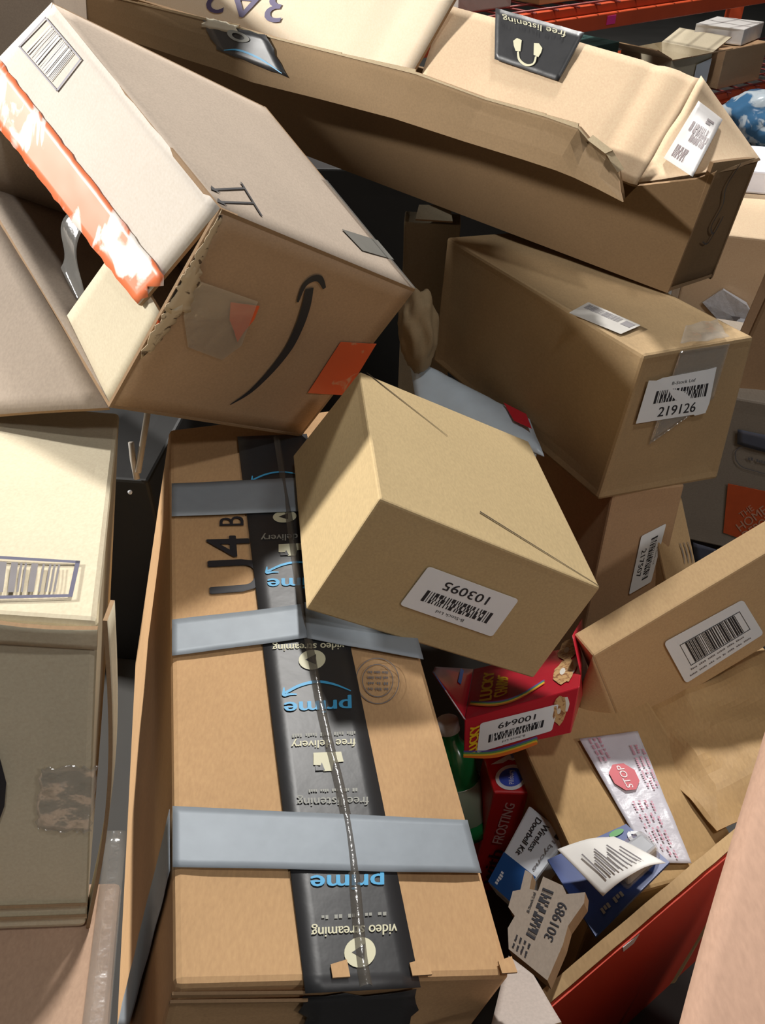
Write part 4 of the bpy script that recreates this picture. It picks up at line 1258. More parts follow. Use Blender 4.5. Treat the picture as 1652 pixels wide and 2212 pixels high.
# ------------------------------------------------------------------ kraft carton with STOP sealing tape
c = corners('N')
Nt = thing('shipping_carton', 'deep kraft carton sealed with white and red STOP tape', 'cardboard box', low(c))
hexa('body', c, K_N, Nt, n=22, dent=.006, seed=66, bevel=.004, freq=14)
nN = V((0, 0, 1))
sf = Frame(FR['N_tape'])
STAPE = plain('white_sealing_tape', (206, 204, 214), .35, spec=.6, vary=.04, scale=50, bump=.4)
st = patch('sealing_tape', sf, STAPE, Nt, h=.0016, nx=12, ny=34, wave=.0016, seed=77, freq=40, label='white STOP sealing tape')
REDP = plain('print_red', (206, 84, 96), .5)
PINKP = plain('print_pink', (206, 148, 168), .5)
oc = [(.40 + .26 * math.cos(R(22.5 + 45 * i)), .36 + .115 * math.sin(R(22.5 + 45 * i))) for i in range(8)]
flat('printed_stop_sign', sf, oc, REDP, st, h=.0056, thick=.0001, label='red octagon')
sfr = Frame([sf.at(.34, .45), sf.at(.34, .27), sf.at(.47, .27), sf.at(.47, .45)])
text('STOP', Frame([sf.at(.33, .27), sf.at(.33, .45), sf.at(.48, .45), sf.at(.48, .27)]) if Frame([sf.at(.33, .27), sf.at(.33, .45), sf.at(.48, .45), sf.at(.48, .27)]).n.dot(sf.n) > 0 else sfr, plain('print_white', (240, 230, 232), .5), st, h=.0060, bold=.006)
for q, (s, ta, tb, tx) in enumerate(((.12, .02, .22, ''), (.20, .02, .22, ''), (.28, .02, .20, ''), (.74, .12, .46, ''), (.83, .12, .48, ''),
                                     (.92, .16, .46, ''), (.30, .55, .86, ''), (.42, .55, .92, ''), (.54, .55, .96, ''), (.66, .56, .98, ''))):
    f1 = Frame([sf.at(s + .06, ta), sf.at(s + .06, tb), sf.at(s, tb), sf.at(s, ta)])
    if f1.n.dot(sf.n) < 0:
        f1 = Frame([sf.at(s, ta), sf.at(s, tb), sf.at(s + .06, tb), sf.at(s + .06, ta)])
    smudge(f1, PINKP, st, h=.0056, seed=q + 20, n=4)
# loose kraft paper crumpled between the cartons at the right
cN = corners('N')
x0 = cN[(0, 0, 0)]
ax_, ay_ = (cN[(1, 0, 0)] - x0), (cN[(0, 1, 0)] - x0)
pq = [x0 + ax_ * .90 + ay_ * .14, x0 + ax_ * 1.70 + ay_ * .22, x0 + ax_ * 2.1 + ay_ * 1.05, x0 + ax_ * .76 + ay_ * .94]
KP = kraft('brown_wrapping_paper', (190, 156, 110), stain=.08, rough=.6)
lp = sheet('wrapping_paper', [p + V((0, 0, .012)) for p in pq], .001, KP, None, nx=34, ny=28, flip=1 if (pq[1] - pq[0]).cross(pq[3] - pq[0]).z > 0 else -1, smooth=False,
           zf=lambda s, t, p: .016 * (.5 - abs(noise.noise(p * 11 + V((4, 0, 0))))) + .006 * noise.noise(p * 26) + .03 * max(0, s - .3) ** 1.2 - .026 * t - .012 * (1 - min(1, 5 * min(s, t, 1 - t))))
solo(lp, 'loose crumpled brown wrapping paper below the large barcode carton', 'wrapping paper')

# ------------------------------------------------------------------ red cereal bar carton
c = corners('C')
Ct = thing('snack_carton', 'red cereal bar carton with rainbow print and label 100649', 'snack box', low(c))
REDC = plain('snack_red', (186, 34, 50), .35, spec=.5, vary=.06, scale=12, coat=.2)
hexa('body', c, REDC, Ct, n=8, dent=.001, seed=70, bevel=.0015)
stock_label(Frame(FR['C_label']), '100649', Ct, 81)
YEL = plain('snack_yellow', (236, 196, 40), .4, vary=.08)
text('LUCKY', Frame(FR['C_yel1']), YEL, Ct, h=.0010, bold=.02)
text('LUCKY', Frame(FR['C_yel2']), YEL, Ct, h=.0010, bold=.02)
text('CHARMS', Frame(FR['C_yel3']), YEL, Ct, h=.0010, bold=.02)
RB = [plain('rainbow_' + n_, col, .4) for n_, col in (('violet', (96, 92, 160)), ('green', (96, 160, 100)), ('yellow', (232, 196, 60)), ('orange', (226, 120, 50)))]
for nm, face in (('C_rain', 'z'), ('C_rainf', 'y')):
    base = [V(p) for p in FR[nm]]
    if face == 'z':
        nn = (c[(1, 0, 0)] - c[(0, 0, 0)]).cross(c[(0, 1, 0)] - c[(0, 0, 0)]).normalized()
        off = -(c[(0, 1, 0)] - c[(0, 0, 0)]).normalized()
        if nn.z < 0:
            nn = -nn
    else:
        nn = (c[(0, 0, 0)] - c[(0, 1, 0)]).normalized()
        off = (c[(0, 0, 0)] - c[(0, 0, 1)]).normalized() * -.6
    for q, m_ in enumerate(RB):
        ribbon3('rainbow_stripe', [p + off * (.0034 * (q - 1.5)) + nn * (.0011 + .00008 * q) for p in base], [.002, .0036, .0036, .003], nn, m_, Ct, k=4)
CLU = worn_tape('cluster_print', (206, 168, 118), (150, 104, 70), scale=160, thr=.55)
CLW = plain('cluster_white', (224, 220, 210), .5)
for nm in ('C_clus', 'C_clusf'):
    fr = Frame(FR[nm])
    rnd = random.Random(9)
    for (cy, rr) in ((.22, .24), (.68, .26)) if nm == 'C_clus' else ((.4, .36),):
        flat('printed_cluster', fr, [(.5 + (.44 + rnd.uniform(-.1, .1)) * math.cos(R(24 * i)), cy + (rr + rnd.uniform(-.05, .05)) * math.sin(R(24 * i))) for i in range(15)], CLU, Ct, h=.0011, thick=.0001, label='oat cluster picture')
        flat('printed_cluster', fr, [(.42 + .12 * math.cos(R(45 * i)), cy + .07 * math.sin(R(45 * i))) for i in range(8)], CLW, Ct, h=.0013, thick=.0001)
        ribbon('printed_cluster', fr, [(.80, cy - rr * .8), (.92, cy - rr * .3), (.88, cy + rr * .2)], [.003, .004, .002], CLW, Ct, h=.0013)
cq = FR['Cflap']
cfl = sheet('side_flap', cq, .0008, REDC, Ct, nx=6, ny=6, flip=lit(cq), label='dark red side flap with stripes')
fq_ = [V(p) for p in cq]
nfl = (fq_[1] - fq_[0]).cross(fq_[3] - fq_[0]).normalized() * lit(cq)
SB = plain('stripe_blue', (44, 110, 200), .4)
SW = plain('stripe_white', (232, 230, 236), .4)
ribbon3('printed_stripe', [fq_[0] + nfl * .001, fq_[0].lerp(fq_[3], .3) + nfl * .001, fq_[0].lerp(fq_[3], .6) + nfl * .001], [.003, .003, .003], nfl, SW, cfl, k=2)
ribbon3('printed_stripe', [fq_[0].lerp(fq_[3], .6) + nfl * .001, fq_[0].lerp(fq_[3], .8) + nfl * .001, fq_[3] + nfl * .001], [.003, .003, .003], nfl, SB, cfl, k=2)
ribbon3('printed_stripe', [bil(*fq_, .55, .3) + nfl * .001, bil(*fq_, .75, .3) + nfl * .001, bil(*fq_, .95, .3) + nfl * .001], [.005, .005, .005], nfl, SB, cfl, k=2)
# lifted red flap at the right end
rq = [c[(1, 1, 0)], c[(1, 0, 0)].lerp(c[(1, 1, 0)], .25), c[(1, 0, 0)].lerp(c[(1, 1, 0)], .45) + V((-.012, .02, .030)), c[(1, 1, 0)] + V((-.006, .012, .034))]
sheet('end_flap', rq, .0008, REDC, Ct, nx=6, ny=6, flip=lit(rq), label='lifted red end flap')

# ------------------------------------------------------------------ red frosting carton
c = corners('F')
Ft = thing('snack_carton', 'narrow red frosting carton with blue oval logo standing upright', 'snack box', low(c))
REDF = plain('frosting_red', (206, 40, 44), .35, vary=.05, scale=10, coat=.2)
hexa('body', c, REDF, Ft, n=8, dent=.001, seed=72, bevel=.003)
fc = Frame(FR['F_circ'])
ellipse('printed_oval', fc, (-.02, -.05, 1.02, 1.05), WHITE, Ft, h=.0008, label='white ring of the logo')
ellipse('printed_oval', fc, (.10, .10, .90, .90), plain('logo_blue', (66, 88, 196), .4), Ft, h=.0011, label='blue oval logo')
sf_ = Frame([fc.at(.40, .80), fc.at(.40, .20), fc.at(.62, .20), fc.at(.62, .80)])
if sf_.n.dot(fc.n) < 0:
    sf_ = Frame([fc.at(.62, .80), fc.at(.62, .20), fc.at(.40, .20), fc.at(.40, .80)])
text('Pillsbury', sf_, WHITE, Ft, h=.0014)
fw_ = Frame(FR['F_white'])
if fw_.n.dot(fc.n) < 0:
    fw_.n = -fw_.n
flat('printed_panel', fw_, [(0, 0), (1, 0), (1, .9), (.7, 1), (.55, .7), (.3, 1), (.1, .9)], WHITE, Ft, h=.0008, thick=.0001)
quads('printed_block', fw_, [(.68, .15, .92, .7)], plain('print_pale_blue', (140, 150, 200), .5), Ft, h=.0011)
ft_ = Frame(FR['F_text'])
nfF = (c[(0, 0, 0)] - c[(0, 1, 0)]).normalized()
ft_.n = nfF
PK = plain('print_rose_white', (236, 190, 186), .5)
text('FROSTING', ft_, PK, Ft, h=.0010, bold=.006)
f2 = Frame(FR['F_text2'])
f2.n = nfF
text('with', f2, plain('print_maroon', (70, 26, 40), .5), Ft, h=.0010, bold=.01)

# ------------------------------------------------------------------ green bottle
b0, b1 = [V(p) for p in FR['bottle']]
BO = thing('plastic_bottle', 'green plastic bottle beside the red frosting carton', 'bottle', (b1.x, b1.y, b1.z - .02))
d_ = (b0 - b1).normalized()
GRN = plain('green_plastic', (40, 150, 84), .18, spec=.7, vary=.10, scale=20, trans=.25)
prof = [(-.075, .012), (-.072, .024), (-.055, .027), (.02, .027), (.045, .026), (.060, .018), (.070, .012), (.082, .012)]
mid = b0.lerp(b1, .5) + V((-.012, .012, 0))
tube('body', [mid + d_ * a for a, r in prof], [r for a, r in prof], GRN, BO, k=20)
tube('cap', [mid + d_ * .082, mid + d_ * .083, mid + d_ * .098, mid + d_ * .100], [.012, .0145, .0145, .012], WHITE, BO, k=16, label='white cap')
tube('sleeve', [mid - d_ * .046, mid - d_ * .045, mid + d_ * .010, mid + d_ * .011], [.0272, .0278, .0278, .0272], clear_film('frosted_sleeve', tint=(190, 200, 180), alpha=.5, rough=.3), BO, k=20, label='frosted label sleeve')

# ------------------------------------------------------------------ doorbell pack
dq = [V(p) for p in FR['door']]
DB = thing('doorbell_pack', 'white and blue wireless doorbell pack wedged beside red frosting carton', 'package', low(dict(enumerate(dq))) - V((0, 0, .03)))
nd = (dq[1] - dq[0]).cross(dq[3] - dq[0]).normalized()
if nd.z < 0:
    nd = -nd
cd = {}
for i, j, k in IDX:
    p = bil(*dq, i, j)
    cd[(i, j, k)] = p - nd * (.028 * k)
hexa('body', cd, plain('pack_white', (222, 228, 236), .3, vary=.03), DB, n=6, dent=.0006, seed=74, bevel=.003)
dfr = Frame([dq[0], dq[1], dq[2], dq[3]])
if dfr.n.dot(nd) < 0:
    dfr.n = nd
flat('blue_panel', dfr, [(.02, .62), (.98, .60), (.98, .99), (.02, .99)], plain('pack_blue', (28, 78, 140), .35), DB, h=.0006, label='deep blue lower panel')
DT = Frame([dfr.at(.98, .56), dfr.at(.98, .02), dfr.at(.04, .02), dfr.at(.04, .56)])
DT = Frame([dfr.at(1, 1), dfr.at(0, 1), dfr.at(0, 0), dfr.at(1, 0)])
if DT.n.dot(nd) < 0:
    DT.n = nd
DT = Frame([dfr.at(.96, .58), dfr.at(.96, .04), dfr.at(.06, .04), dfr.at(.06, .58)])
DT.n = nd
DI = Frame([dfr.at(.94, .06), dfr.at(.94, .56), dfr.at(.70, .56), dfr.at(.70, .06)])
sgn = Frame([dfr.at(.9, .05), dfr.at(.9, .55), dfr.at(.6, .55), dfr.at(.6, .05)]).n.dot(nd)


def dtext(tx, s_top, s_bot, ta, tb, mat_):
    f1 = Frame([dfr.at(s_top, ta), dfr.at(s_top, tb), dfr.at(s_bot, tb), dfr.at(s_bot, ta)])
    if f1.n.dot(nd) < 0:
        f1 = Frame([dfr.at(s_top, tb), dfr.at(s_top, ta), dfr.at(s_bot, ta), dfr.at(s_bot, tb)])
    text(tx, f1, mat_, DB, h=.0009, bold=.004)


dtext('1byone', .90, .78, .16, .56, SOFTINK)
quads('printed_icon', dfr, [(.80, .05, .90, .12)], INK, DB, h=.0008)
dtext('Wireless', .62, .48, .06, .42, INK)
dtext('Doorbell Kit', .42, .28, .06, .54, INK)
smudge(Frame([dfr.at(.34, .96), dfr.at(.34, .80), dfr.at(.20, .80), dfr.at(.20, .96)]) if Frame([dfr.at(.34, .96), dfr.at(.34, .80), dfr.at(.20, .80), dfr.at(.20, .96)]).n.dot(nd) > 0 else Frame([dfr.at(.34, .80), dfr.at(.34, .96), dfr.at(.20, .96), dfr.at(.20, .80)]), WHITE, DB, h=.0009, seed=2, n=1)

# ------------------------------------------------------------------ blue blister pack, leaflet, brown label card
bqd = [V(p) for p in FR['blue']]
BP = thing('blister_pack', 'blue carded blister pack holding a white plastic device', 'package', low(dict(enumerate(bqd))) - V((0, 0, .01)))
nbp = (bqd[1] - bqd[0]).cross(bqd[3] - bqd[0]).normalized()
if nbp.z < 0:
    nbp = -nbp
NAVY = plain('card_navy', (38, 66, 132), .35, vary=.06)
plate('backing_card', bqd, .003, NAVY, BP, flip=(bqd[1] - bqd[0]).cross(bqd[3] - bqd[0]).dot(nbp) > 0)
bfr = Frame(bqd)
bfr.n = nbp
dev = bfr.sub(.52, .50, .93, .86)
dev.n = nbp
dc = {}
for i, j, k in IDX:
    dc[(i, j, k)] = dev.at(i, j, .022 if k == 0 else .001)
hexa('device', dc, plain('device_white', (206, 210, 220), .3), BP, n=6, dent=.0, bevel=.008, label='white plastic device')
dc2 = {}
big = bfr.sub(.46, .44, .97, .92)
big.n = nbp
for i, j, k in IDX:
    dc2[(i, j, k)] = big.at(i if k else .08 + .84 * i, j if k else .08 + .84 * j, .028 if k == 0 else .0012)
hexa('blister', dc2, clear_film('blister_film', alpha=.12, bump=.1), BP, n=4, dent=0, bevel=.006, label='clear plastic blister')
ellipse('printed_badge', bfr, (.74, .03, .92, .14), plain('badge_green', (66, 150, 66), .4), BP, h=.0012, label='green oval badge')
ribbon('printed_ring', bfr, [(.95, .20), (1.0, .27), (.97, .36), (.90, .33), (.92, .22), (.95, .20)], [.004, .004], WHITE, BP, h=.0014)
ft2 = Frame([bfr.at(.16, .92), bfr.at(.44, .92), bfr.at(.44, .82), bfr.at(.16, .82)])
if ft2.n.dot(nbp) < 0:
    ft2 = Frame([bfr.at(.44, .92), bfr.at(.16, .92), bfr.at(.16, .82), bfr.at(.44, .82)])
smudge(ft2, GREYINK, BP, h=.0014, seed=9, n=2)
lq_ = FR['leaf']
LF = sheet('instruction_leaflet', lq_, .0006, plain('leaflet_paper', (232, 230, 226), .6, vary=.02), None, nx=20, ny=14, flip=lit(lq_),
           zf=lambda s, t, p: .010 * math.sin(s * 3.1) * (.4 + .6 * t) + .002 * noise.noise(p * 40))
solo(LF, 'crumpled white instruction leaflet lying on the blue blister pack', 'leaflet')
lfr = Frame(lq_)
if lfr.n.dot(V((0, 0, 1.15)) - lfr.p[0]) < 0:
    lfr.n = -lfr.n
for q in range(9):
    s = .22 + q * .07
    a_ = .30 + .10 * ((q * 5) % 3)
    pts_ = [lfr.at(s - .05 * t, t, .010 * math.sin((s - .05 * t) * 3.1) * (.4 + .6 * t) + .0030) for t in (a_, .6, .85)]
    ribbon3('printed_line', pts_, [.0016, .0016, .0016], lfr.n, SOFTINK, LF, k=5)
cq_ = [V(p) for p in FR['card']]
CD = thing('label_card', 'grey brown notched pack with printed number 301989', 'package', low(dict(enumerate(cq_))) - V((0, 0, .012)))
cfr = Frame(cq_)
ncd = cfr.n if cfr.n.z > 0 else -cfr.n
cfr.n = ncd
GB = kraft('shaded_brown_card', (142, 130, 118), stain=.05)  # grey tone carries the shade lying on this pack
outl = [(.0, .0), (.13, .02), (.16, .22), (.30, .20), (.30, .0), (.62, .02), (.72, .10), (.95, .0), (1.0, .12), (.93, .42), (.98, .62), (1.0, 1.0), (.14, 1.0), (.0, .80), (.06, .62), (-.10, .56), (-.10, .34), (.02, .28)]
pp = [cfr.at(s, t) for s, t in outl]
pn = Vector()
for i in range(len(pp)):
    pn += (pp[i] - pp[0]).cross(pp[(i + 1) % len(pp)] - pp[0])
plate('body', pp, .010, [GB, EDGE], CD, flip=pn.dot(ncd) > 0)


def ctext(kind, s_a, s_b, t_top, t_bot, tx=None, seed=0):
    """reads from lower left to upper right, across the pack"""
    f1 = Frame([cfr.at(t_top, s_a), cfr.at(t_top, s_b), cfr.at(t_bot, s_b), cfr.at(t_bot, s_a)])
    f1.n = ncd
    if kind == 't':
        text(tx, f1, INK, CD, h=.0007, bold=.004)
    else:
        barcode(f1, (0, 0, 1, 1), INK, CD, seed=seed, n=14, rows=3, h=.0007)


CB = Frame(cq_)
ctext('b', .74, .14, .36, .54, seed=91)
ctext('t', .66, .22, .66, .82, '301989')
ctext('t', .50, .24, .24, .29, 'B-Stock Ltd')
for q in range(4):
    f1 = Frame([cfr.at(.18 + q * .09, .96), cfr.at(.18 + q * .09, .80), cfr.at(.24 + q * .09, .80), cfr.at(.24 + q * .09, .96)])
    f1.n = ncd
    smudge(f1, INK, CD, h=.0007, seed=q + 60, n=2)

# ------------------------------------------------------------------ pale sheet and the red walled bin
shq = FR['sheet']
SH = sheet('cardboard_sheet', shq, .004, [kraft('pale_grey_board', (188, 176, 168), stain=.05), EDGE], None, nx=8, ny=8, flip=lit(shq), zf=wrinkle(.002))
solo(SH, 'small pale grey cardboard sheet at the bottom beside the bin', 'cardboard')
b0, b1 = [V(p) for p in FR['bin']]
BN = thing('storage_bin', 'red walled cardboard bin with thick raw top edge', 'bin', (b0.x, b0.y, 0))
wd = (b1 - b0).normalized()
wn = V((wd.y, -wd.x, 0))
BT = .014
REDB = worn_tape('red_bin_wall', (214, 66, 38), (140, 40, 30), scale=7, thr=.60, stretch=(1, 1, .25), rough=.6)
RAW = kraft('raw_bin_edge', (168, 140, 102), lines=.5, axis='X', stain=.15)


def strip(name, a, b, z0, z1, off0, off1, mat_, nx=30, amp=0.0, label=None):
    vs_, fs = [], []
    for i in range(nx + 1):
        p = a.lerp(b, i / nx)
        jz = amp * noise.noise(p * 60)
        for of in (off0, off1):
            for z in (z0, z1 + jz):
                q_ = p + wn * of
                vs_.append((q_.x, q_.y, z))
    for i in range(nx):
        o = i * 4
        fs += [(o, o + 4, o + 5, o + 1), (o + 2, o + 3, o + 7, o + 6), (o + 1, o + 5, o + 7, o + 3), (o, o + 2, o + 6, o + 4)]
    fs += [(0, 1, 3, 2), (nx * 4, nx * 4 + 2, nx * 4 + 3, nx * 4 + 1)]
    return mk(name, vs_, fs, mat_, BN, label=label)


strip('inner_wall', b0, b1, 0.0, b0.z - .001, 0.0, .011, RAW, amp=.003, label='raw cardboard inner wall with thick cut edge')
strip('outer_wall', b0, b1, 0.0, b0.z - .004, .0112, BT, REDB, amp=.002, label='red outer wall')
for s in (.22, .52):
    a = b0.lerp(b1, s)
    pq_ = [a + wn * .0146 + V((0, 0, -.004)), a + wd * .022 + wn * .0146 + V((0, 0, -.006)), a + wd * .018 + wn * .0150 + V((0, 0, -.020)), a + wd * .004 + wn * .0150 + V((0, 0, -.018))]
    plate('paper_scrap', pq_, .0004, WHITE, BN, label='white paper scrap on the rim')

# ------------------------------------------------------------------ near carton flap at the lower right
c = corners('Q')
QT = thing('open_carton', 'pinkish brown carton flap close to the camera at lower right', 'cardboard box', (c[(1, 0, 0)].x, c[(1, 0, 0)].y, 0))
fq = [c[(0, 0, 0)], c[(1, 0, 0)], c[(1, 0, 1)], c[(0, 0, 1)]]
nq = (fq[1] - fq[0]).cross(fq[3] - fq[0]).normalized() * lit(fq)
sheet('flap', fq, .006, [K_Q, K_Q], QT, nx=24, ny=24, flip=lit(fq), label='pinkish flap with faint creases',
      zf=lambda s, t, p: -.010 * max(0, .12 - s) / .12 + .004 * noise.noise(p * 7) + .004 * math.sin(t * 3))
a, b = c[(1, 0, 0)], c[(1, 0, 1)]
wq = [a, b, V((b.x, b.y, 0)), V((a.x, a.y, 0))]
sheet('side_wall', wq, .006, [K_Q, EDGE], QT, nx=6, ny=8)
q2 = [a + V((.13, .02, 0)), b + V((.13, .02, 0)), V((b.x + .13, b.y + .02, 0)), V((a.x + .13, a.y + .02, 0))]
sheet('side_wall', q2, .006, [K_Q, EDGE], QT, nx=4, ny=4)
sheet('end_wall', [a, q2[0], q2[3], wq[3]], .006, [K_Q, EDGE], QT, nx=4, ny=4)
sheet('end_wall', [b, q2[1], q2[2], wq[2]], .006, [K_Q, EDGE], QT, nx=4, ny=4)

# ------------------------------------------------------------------ things in the dark middle
c = corners('T')
for k in list(c):
    if k[2] == 1:
        c[k] = V((c[k].x, c[k].y, 0))
T_ = thing('narrow_carton', 'narrow greyish upright carton in the shadow between the boxes', 'cardboard box', low(c))
hexa('body', c, kraft('greyed_card', (150, 138, 116), stain=.2), T_, n=12, dent=.006, seed=88, bevel=.008)
a, b = c[(0, 0, 0)], c[(1, 0, 0)]
bk = (c[(0, 1, 0)] - a)
plate('top_flap', [a.lerp(b, .2) + V((0, -.004, .004)), a.lerp(b, .85) + V((0, -.004, .004)), a.lerp(b, .8) + bk * .6 + V((0, 0, .018)), a.lerp(b, .25) + bk * .6 + V((0, 0, .016))], .003, [kraft('greyed_card', (150, 138, 116)), EDGE], T_)
pb = V(FR['bag'][0])
bm = bmesh.new()
bmesh.ops.create_icosphere(bm, subdivisions=4, radius=1.0)
vs_ = []
for v in bm.verts:
    n_ = v.co.normalized()
    d2 = 1 + .22 * noise.noise(n_ * 2.0) + .10 * (abs(noise.noise(n_ * 4.5)) - .2)
    vs_.append(pb + V((n_.x * .030 * d2 - .004 * n_.z, n_.y * .035 * d2 + .01, n_.z * .066 * d2)))
fs = [tuple(v.index for v in f.verts) for f in bm.faces]
bm.free()
bag = mk('paper_bag', vs_, fs, kraft('bag_brown', (150, 130, 100), stain=.15), None, smooth=True)
solo(bag, 'crumpled brown paper wad in the gap below the narrow carton', 'paper bag')
mq_ = [V(p) for p in FR['mailer']]
MA = thing('poly_mailer', 'white plastic mailer with red corner behind the tan carton', 'mailer', low(dict(enumerate(mq_))))
mw = [mq_[0] + V((-.03, .06, -.01)), mq_[1] + V((.02, .03, 0)), mq_[2], mq_[3]]
ms = lit(mw)
sheet('body', mw, .003, plain('mailer_white', (206, 220, 232), .3, spec=.6, vary=.03), MA, nx=20, ny=10, flip=ms,
      zf=lambda s, t, p: .012 * (s * (1 - s) * t * (1 - t) * 16) ** .5 + .003 * noise.noise(p * 40), label='shiny white film')
mf_ = Frame(mw)
mf_.n = mf_.n if mf_.n.dot(V((0, 0, 1.15)) - mw[0]) > 0 else -mf_.n
flat('red_print', mf_, [(.80, .1), (.97, .1), (.97, .5), (.84, .5)], plain('mailer_red', (196, 40, 52), .4), MA, h=.013, label='red printed corner')
r0, r1, r2 = [V(p) for p in FR['rods']]
RD = plain('white_plastic_rod', (206, 198, 186), .4)
rod1 = tube('plastic_rod', [r0 + V((.004, .04, .05)), r0, r1], .0045, RD, None, k=8)
solo(rod1, 'longer thin white plastic rod in the dark gap at left', 'rod')
rod2 = tube('plastic_rod', [r2 + V((-.006, 0, .01)), r2.lerp(r1, .5) + V((-.006, 0, 0)), r1 + V((-.004, 0, -.012))], .0045, RD, None, k=8)
solo(rod2, 'shorter thin white plastic rod in the dark gap at left', 'rod')
bd = V(FR['bead'][0])
bm = bmesh.new()
bmesh.ops.create_icosphere(bm, subdivisions=2, radius=.0032)
for v in bm.verts:
    v.co *= 1 + .2 * noise.noise(v.co * 500)
bead = mk('foam_bead', [bd + v.co for v in bm.verts], [tuple(v.index for v in f.verts) for f in bm.faces], WHITE, None, smooth=True)
bm.free()
solo(bead, 'tiny white foam bead in the dark gap at left', 'foam bead')
c = corners('V')
yv = (c[(0, 1, 0)] - c[(0, 0, 0)]).normalized() * .60
for k in list(c):
    p = c[(k[0], 0, 0)] + yv * k[1]
    c[k] = V((p.x, p.y, 0 if k[2] else 1.06))
VT = thing('shipping_carton', 'tall greyish carton standing behind the tipped carton at top left', 'cardboard box', low(c))
hexa('body', c, K_A, VT, n=12, dent=.004, seed=90, bevel=.005)
for s in (.78, .86):
    q = [c[(0, 0, 0)], c[(1, 0, 0)], c[(1, 0, 1)], c[(0, 0, 1)]]
    nv = (c[(0, 0, 0)] - c[(0, 1, 0)]).normalized()
    ribbon3('crease_line', [bil(*q, s, .40) + nv * .001, bil(*q, s + .03, .46) + nv * .001, bil(*q, s + .05, .5) + nv * .001], [.001, .002, .001], nv, SOFTINK, VT, k=3)

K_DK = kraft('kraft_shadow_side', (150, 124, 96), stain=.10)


def upright(name, label, x0, y0, x1, y1, z1, yaw, mat_, seed):
    cx, cy = (x0 + x1) / 2, (y0 + y1) / 2
    ca, sa = math.cos(R(yaw)), math.sin(R(yaw))
    cc = {}
    for i, j, k in IDX:
        dx_, dy_ = (x1 - x0) * (i - .5), (y1 - y0) * (j - .5)
        cc[(i, j, k)] = V((cx + dx_ * ca - dy_ * sa, cy + dx_ * sa + dy_ * ca, 0 if k else z1))
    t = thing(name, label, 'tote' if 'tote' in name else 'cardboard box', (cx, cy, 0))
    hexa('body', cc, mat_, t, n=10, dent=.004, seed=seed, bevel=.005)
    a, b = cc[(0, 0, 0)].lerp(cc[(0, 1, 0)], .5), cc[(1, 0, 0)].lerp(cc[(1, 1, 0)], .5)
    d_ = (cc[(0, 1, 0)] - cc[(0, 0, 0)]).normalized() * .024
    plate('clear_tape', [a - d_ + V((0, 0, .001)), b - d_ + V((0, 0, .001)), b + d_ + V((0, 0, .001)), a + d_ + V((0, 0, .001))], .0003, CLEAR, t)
    return t


upright('shade_fill_tote', 'black plastic tote in deep shadow underneath the long open carton', -.50, 1.86, .30, 2.26, .58, -2, plain('shade_fill_black', (30, 30, 30), .6), 101)  # added black box; its colour stands in for the shadow below the carton
upright('shipping_carton', 'tall carton standing farther left behind the tipped open carton', -1.64, 1.38, -1.22, 2.55, 1.36, 0, K_DK, 103)  # out of view, added to keep the left lamp off the long carton's wall
upright('shade_fill_tote', 'black tote deep in the dark gap left of the taped carton', -.72, .96, -.32, 1.40, .42, -6, plain('shade_fill_black', (30, 30, 30), .6), 102)  # added filler; black colour darkens a gap that holds only shade

# ------------------------------------------------------------------ storage rack at the back
h0, h1 = [V(p) for p in FR['rack']]
rd = (h1 - h0).normalized()
rn = V((rd.y, -rd.x, 0))       # towards the camera
RK = thing('storage_rack', 'orange steel storage rack with wire decks at top right', 'rack', (h0.x, h0.y, 0))
ORB = plain('rack_orange_paint', (206, 82, 44), .45, vary=.08, scale=8)
ORW = plain('rack_wire_red', (150, 66, 60), .5, vary=.08)


def beam(z0, z1, back, a=-1.2, b=2.4, nm='beam', mat_=None, d=.05):
    vs_ = []
    for s in (a, b):
        for of in (0, -d):
            for z in (z0, z1):
                p = h0 + rd * s + rn * (of - back)
                vs_.append((p.x, p.y, z))
    fs = [(0, 1, 3, 2), (4, 6, 7, 5), (0, 4, 5, 1), (2, 3, 7, 6), (0, 2, 6, 4), (1, 5, 7, 3)]
    return mk(nm, vs_, fs, mat_ or ORB, RK, bevel=.004)


for zz in (.10, .55):
    beam(zz, zz + .055, 0)
    beam(zz + .055, zz + .085, .022, d=.03)
    beam(zz, zz + .085, .95)
    for q in range(30):
        s = -1.1 + q * .115
        p = h0 + rd * s
        e = p - rn * .95
        tube('deck_wire', [(p.x, p.y, zz + .088), (e.x, e.y, zz + .088)], .004, ORW, RK, k=5)
    for q in range(9):
        p = h0 - rn * (.02 + q * .11)
        a, b = p + rd * -1.2, p + rd * 2.4
        tube('deck_wire', [(a.x, a.y, zz + .095), (b.x, b.y, zz + .095)], .004, ORW, RK, k=5)
for s in (-1.2, 2.4):
    for bk_ in (0, .95):
        p = h0 + rd * s - rn * bk_
        bx('post', (p.x - .04, p.y - .04, 0), (p.x + .04, p.y + .04, 2.2), ORB, RK)
PINKT = plain('pink_tag', (240, 60, 150), .5)
p = h0 + rd * .10 + rn * .002
pe = p + rd * .05
mk('price_tag', [(p.x, p.y, .565), (pe.x, pe.y, .565), (pe.x, pe.y, .595), (p.x, p.y, .595), (p.x + rn.x * .002, p.y + rn.y * .002, .565), (pe.x + rn.x * .002, pe.y + rn.y * .002, .565), (pe.x + rn.x * .002, pe.y + rn.y * .002, .595), (p.x + rn.x * .002, p.y + rn.y * .002, .595)],
   [(0, 1, 2, 3), (4, 5, 6, 7), (0, 1, 5, 4), (1, 2, 6, 5), (2, 3, 7, 6), (3, 0, 4, 7)], PINKT, RK, label='bright pink tag')


